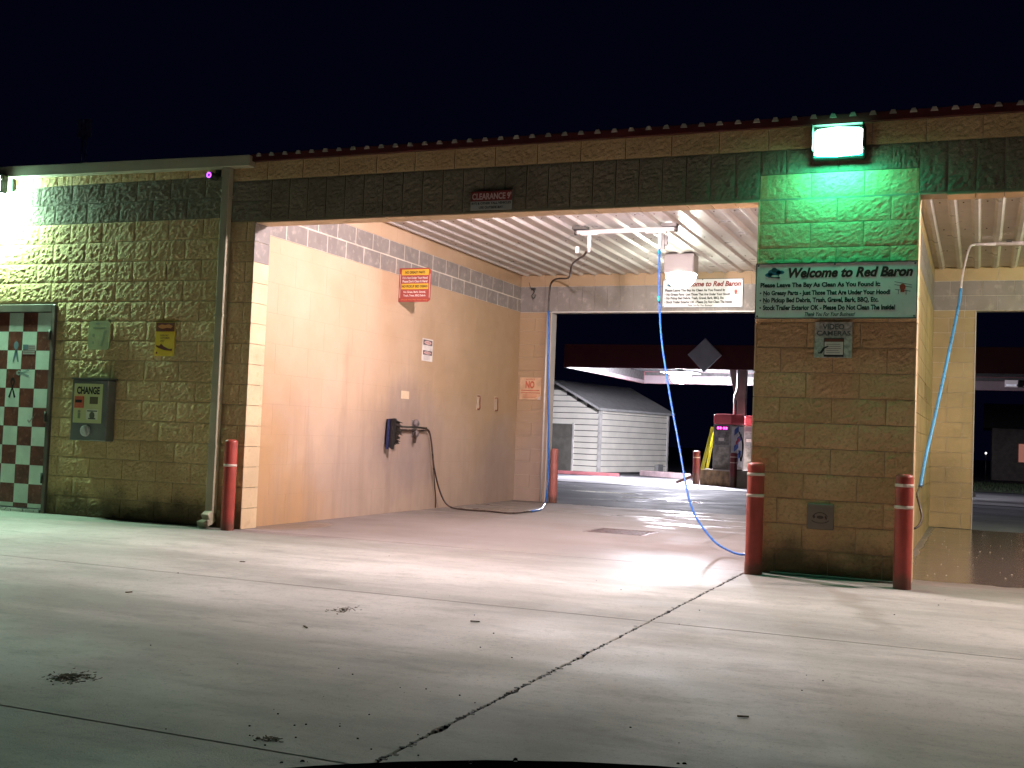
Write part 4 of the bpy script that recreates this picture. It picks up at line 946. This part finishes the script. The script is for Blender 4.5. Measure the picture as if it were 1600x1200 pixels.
B().box(7.46, 7.84, 30.30, 30.42, 3.18, 3.40).build('housing', BOXM, cl2); B().box(7.50, 7.80, 30.26, 30.298, 3.21, 3.27).build('diffuser', M('diffuser_pale', (.8, .8, .85), .4), cl2)
# pump island
IS = M('island_concrete', (.42, .37, .33), .7, var=.2); BR = M('island_brown', (.22, .13, .06), .8, var=.5, vs=6, bs=12, bd=.03)
isl = empty('pump_island', (.2, 24, -.25), 'raised fuel pump island with a rough brown end', 'pump island')
du = Vector((.73, -.68, 0)).normalized()   # direction of the brown end face
pA, pB_ = Vector((-.92, 24.1, -.26)), Vector((.22, 23.05, -.245)); dv = Vector((1.0, .72, 0)).normalized()
e = (pB_-pA)
def quadbox(p, a, c, z0, z1): return B().add([p, p+a, p+a+c, p+c, p+Vector((0, 0, z1-z0)), p+a+Vector((0, 0, z1-z0)), p+a+c+Vector((0, 0, z1-z0)), p+c+Vector((0, 0, z1-z0))], [(0, 3, 2, 1), (4, 5, 6, 7), (0, 1, 5, 4), (1, 2, 6, 5), (2, 3, 7, 6), (3, 0, 4, 7)])
quadbox(pA, e, dv*3.8, 0, .50).build('base', IS, isl)
quadbox(pA-dv*.02, e*.985, dv*.015, 0, .47).build('end_face', BR, isl)
def pump(px, py, label, w=.52, d_=.30, led=True):
    t = empty('fuel_pump', (px, py, .245), label, 'fuel pump', 'fuel pumps on the island')
    a = Vector((1, .05, 0)).normalized(); n = Vector((.05, -1, 0)); n = (n-a*n.dot(a)).normalized()   # n faces the wash
    s_ = Vector((a.x*.6+.2, .75, 0)).normalized()
    P0 = Vector((px, py, .245)); ax = a*(w/2); ay = Vector((.45, .9, 0)).normalized()*(d_)
    BOD = M('pump_body', (.28, .26, .25), .4, .2, var=.35, vs=6)
    B().obox(P0+ay+Vector((0, 0, .66)), ax, ay, (0, 0, .66)).build('body', BOD, t)
    bevel(B().obox(P0+ay+Vector((0, 0, 1.48)), ax*1.03, ay*1.05, (0, 0, .155)).build('valance', M('pump_red', (.62, .10, .12), .4, var=.05), t), .05, 3)
    f = P0-n*0; fn = n
    def plate(u0, u1, z0, z1, m, name, off=.012):
        c = P0+a*((u0+u1)/2)+fn*off+Vector((0, 0, (z0+z1)/2)); return B().obox(c, a*((u1-u0)/2), fn*.006, (0, 0, (z1-z0)/2)).build(name, m, t)
    plate(-w*.42, w*.42, 1.16, 1.29, M('display_bezel', (.10, .08, .09), .4), 'display')
    if led:
        ml = emat('display_magenta', (1, .03, .55), 5)
        for q in (-.12, -.05, .05, .12): plate(q-.025, q+.025, 1.19, 1.25, ml, 'digit', .022)
    plate(-w*.40, w*.40, .72, 1.12, M('pump_door', (.20, .19, .19), .35, .3, var=.4, vs=9), 'upper_door')
    plate(-w*.40, w*.40, .06, .66, M('pump_door_low', (.33, .30, .26), .4, .2, var=.5, vs=7), 'lower_door')
    plate(-.10, .06, .84, .93, M('keypad', (.6, .55, .5), .5), 'keypad', .022)
    sd = ay.normalized(); sn = Vector((sd.y, -sd.x, 0))
    c = P0+ax+ay+Vector((0, 0, .68))
    B().obox(c+sn*.01, sd*d_*.95, sn*.006, (0, 0, .60)).build('side_graphic', M('graphic_white', (.62, .62, .66), .4), t)
    bb = B()
    for k in range(5):
        zc = .2+k*.24; bb.obox(c+sn*.02+Vector((0, 0, zc-.68))+sd*((k % 2)-.5)*.14, sd*.10+Vector((0, 0, .06)), sn*.003, (0, 0, .085))
    bb.build('side_graphic_blue', M('graphic_blue', (.06, .13, .45), .4), t)
    bb = B(); bb.obox(c+sn*.022+Vector((0, 0, .18)), sd*.09+Vector((0, 0, .08)), sn*.003, (0, 0, .05)); bb.build('side_graphic_red', M('graphic_red', (.5, .06, .08), .4), t)
    B().tube(spline([c+sn*.06+Vector((0, 0, .45)), c+sn*.20+Vector((0, 0, .1)), c+sn*.16+Vector((0, 0, -.4)), c+sn*.07+Vector((0, 0, -.1))]), .022, 6).build('nozzle_hose', BLACK, t)
    return t
pump(-.26, 23.85, 'red topped fuel pump with a magenta lit display, nearest on the island')
pump(.32, 25.1, 'second red topped fuel pump mostly hidden behind the pier', .34, .3, False)
B().tube([(.02, 24.1, 1.88), (.02, 24.1, 2.45), (.10, 24.1, 2.62), (.10, 24.1, 3.4)], .03, 6).build('vent_mast', STEEL, bpy.data.objects['fuel_pump'])
tag(B().obox((.50, 25.2, 1.0), (.07, 0, 0), (0, .05, 0), (-.06, 0, .55)).build('price_board', M('board_red', (.55, .07, .08), .5)), 'narrow red panel standing beside the second fuel pump', 'panel')
yl = empty('yellow_sign', (-.75, 23.9, .24), 'folding yellow caution board leaning beside the nearest fuel pump', 'caution sign')
YB = M('caution_yellow', (.62, .56, .05), .5, var=.15)
B().obox((-.71, 23.95, .86), (.05, 0, 0), (0, .02, 0), (.14, 0, .63)).build('board', YB, yl)
B().obox((-.62, 24.02, .86), (.035, 0, 0), (0, .02, 0), (.10, 0, .60)).build('board', YB, yl)
B().obox((-.62, 23.98, .88), (.09, 0, .02), (0, .015, 0), (0, 0, .02)).build('hinge_bar', YB, yl)
# grass strip, far house, far lamp, faint mast
bb = B()
for i in range(9000):
    x = random.uniform(-2, 18); y = random.uniform(38, 56); z = -.5-(y-38)*.0046; h = random.uniform(.05, .16); a = random.uniform(0, 3.1)
    bb.add([(x, y, z), (x+.03*math.cos(a), y+.03*math.sin(a), z), (x+random.uniform(-.05, .05), y, z+h)], [(0, 1, 2)])
tag(bb.build('grass', M('grass_blades', (.05, .09, .03), .8, var=.4)), kind='stuff')
tag(B().add([(-3, 37.5, -.44), (20, 37.5, -.44), (20, 60, -.58), (-3, 60, -.58)], [(0, 1, 2, 3)]).build('verge', M('verge_soil', (.05, .07, .03), .9)), kind='structure')
hs = empty('far_house', (13, 70, -.65), 'dark distant house with one orange lit window', 'house')
B().box(7.5, 19, 67.9, 76, -.65, 2.6).build('wall', M('house_dark', (.12, .10, .09), .8), hs)
B().add([(7, 67.4, 2.6), (19.5, 67.4, 2.6), (19.5, 76.5, 2.6), (7, 76.5, 2.6), (7, 72, 4.3), (19.5, 72, 4.3)], [(0, 1, 5, 4), (2, 3, 4, 5), (0, 4, 3), (1, 2, 5), (0, 3, 2, 1)]).build('roof', M('house_roof', (.06, .055, .05), .8), hs)
wn = B().box(8.98, 10.2, 67.80, 67.88, .5, 1.72).build('window', M('window_frame', (.2, .15, .1), .6), hs)
B().box(9.03, 10.15, 67.76, 67.798, .55, 1.67).build('pane', emat('window_glow', (1, .20, .04), .11), wn)
fl_ = empty('yard_light', (7.15, 66.5, -.6), 'tiny distant yard light post glowing white', 'lamp')
B().tube([(7.15, 66.5, -.6), (7.15, 66.5, .96)], .03, 6).build('post', DSTEEL, fl_); B().lathe((7.15, 66.5, .96), [(0, 0), (.05, .02), (.05, .10), (0, .13)], 8).build('bulb', emat('yard_bulb', (1, .95, .9), 2.0), fl_)
mt = empty('far_mast', (-59.3, 59.8, -1), 'faint distant lattice mast with a boxy head against the night sky', 'mast')
FM = M('mast_grey', (.5, .5, .55), .6); b = B()
for dx in (-.35, .35): b.tube([(-59.3+dx, 59.8, -1), (-59.3+dx*.6, 59.8, 23.2)], .09, 5)
for i in range(12): b.tube([(-59.65, 59.8, i*2), (-58.95, 59.8, i*2+2)], .05, 4)
b.build('lattice', FM, mt)
for dx in (-.45, 0, .45): B().box(-59.3+dx-.16, -59.3+dx+.16, 59.6, 59.9, 23.2, 24.6).build('panel', FM, mt)

# ================================================================== CAR the photograph was taken from: nose and bonnet
car = empty('car', (6.9, -10.2, 0), 'dark car bonnet with water drops at the very bottom of the view', 'car')
CP = M('car_paint', (.002, .002, .002), .8, 0, var=.1); CP.node_tree.nodes['Principled BSDF'].inputs['Specular IOR Level'].default_value = 0
fwd = Vector((-.40, .916, 0)).normalized(); sd = Vector((fwd.y, -fwd.x, 0))
ctr = Vector((6.42, -8.55, 0))      # front lip of the bonnet
b = B(); nu, nv = 24, 10; vs = []
for j in range(nv+1):
    for i in range(nu+1):
        s_ = (i/nu*2-1)*.80; q = j/nv*1.25
        lip = .02*max(0, 1-q/.10)**2
        z = .811-.20*s_*s_-.10*max(0, abs(s_)-.62)*3 - lip + .03*math.sin(q*1.6) - .012*q*0
        vs.append(ctr-fwd*(q+.14*s_*s_*1.2)+sd*s_+Vector((0, 0, z)))
fs = [(j*(nu+1)+i, j*(nu+1)+i+1, (j+1)*(nu+1)+i+1, (j+1)*(nu+1)+i) for j in range(nv) for i in range(nu)]
b.add(vs, fs, True); bon = b.build('bonnet', CP, car)
so = bon.modifiers.new('t', 'SOLIDIFY'); so.thickness = .012; so.offset = -1
b = B(); vs = []; prof = [(.0, .70), (.07, .62), (.11, .45), (.10, .30), (.04, .20)]
for o_, z in prof:
    for i in range(nu+1):
        s_ = (i/nu*2-1)*.84; vs.append(ctr+fwd*(o_-.165*s_*s_*1.2-.02)+sd*s_+Vector((0, 0, z-(.06*s_*s_ if z > .6 else 0))))
b.add(vs, [(j*(nu+1)+i, (j+1)*(nu+1)+i, (j+1)*(nu+1)+i+1, j*(nu+1)+i+1) for j in range(4) for i in range(nu)], True); b.build('bumper', CP, car)
for s in (-1, 1):
    b = B(); b.obox(ctr-fwd*.75+sd*s*.83+Vector((0, 0, .42)), fwd*.60, sd*.035, (0, 0, .20)); bevel(b.build('fender', CP, car), .03, 2)
    c = ctr-fwd*.62+sd*s*.78+Vector((0, 0, .31)); n = 20
    for nm, r0, r1, w_, mt_ in (('tyre', .20, .31, .10, BLACK), ('rim', .02, .20, .08, STEEL)):
        bb = B(); vs = []
        for rr, ww in ((r0, -w_), (r1, -w_), (r1, w_), (r0, w_)):
            for k in range(n): vs.append(c+fwd*rr*math.cos(2*math.pi*k/n)+Vector((0, 0, rr*math.sin(2*math.pi*k/n)))+sd*ww)
        bb.add(vs, [(i*n+k, i*n+(k+1) % n, ((i+1) % 4)*n+(k+1) % n, ((i+1) % 4)*n+k) for i in range(4) for k in range(n)], True); bb.build(nm, mt_, car)
    B().obox(ctr+fwd*-.10+sd*s*.60+Vector((0, 0, .58)), fwd*.04, sd*.14, (0, 0, .05)).build('headlight', M('lens_clear', (.5, .5, .5), .1), car)
bb = B(); rnd = random.Random(5)
for i in range(90):
    s_ = rnd.uniform(-.35, .40); q = rnd.uniform(0.01, .5); r = rnd.uniform(.0012, .003)
    p = ctr-fwd*(q+.168*s_*s_)+sd*s_+Vector((0, 0, .811-.20*s_*s_-.02*max(0, 1-q/.10)**2+.03*math.sin(q*1.6)))
    bb.lathe(p, [(r, -.0005), (r*.9, r*.5), (r*.5, r*.8), (0, r*.9)], 8)
GW, ntw, bw = newmat('water_drop'); bw.inputs['Transmission Weight'].default_value = 1; bw.inputs['Roughness'].default_value = .02; bw.inputs['IOR'].default_value = 1.33
tag(bb.build('water_drops', GW, car), kind='stuff')
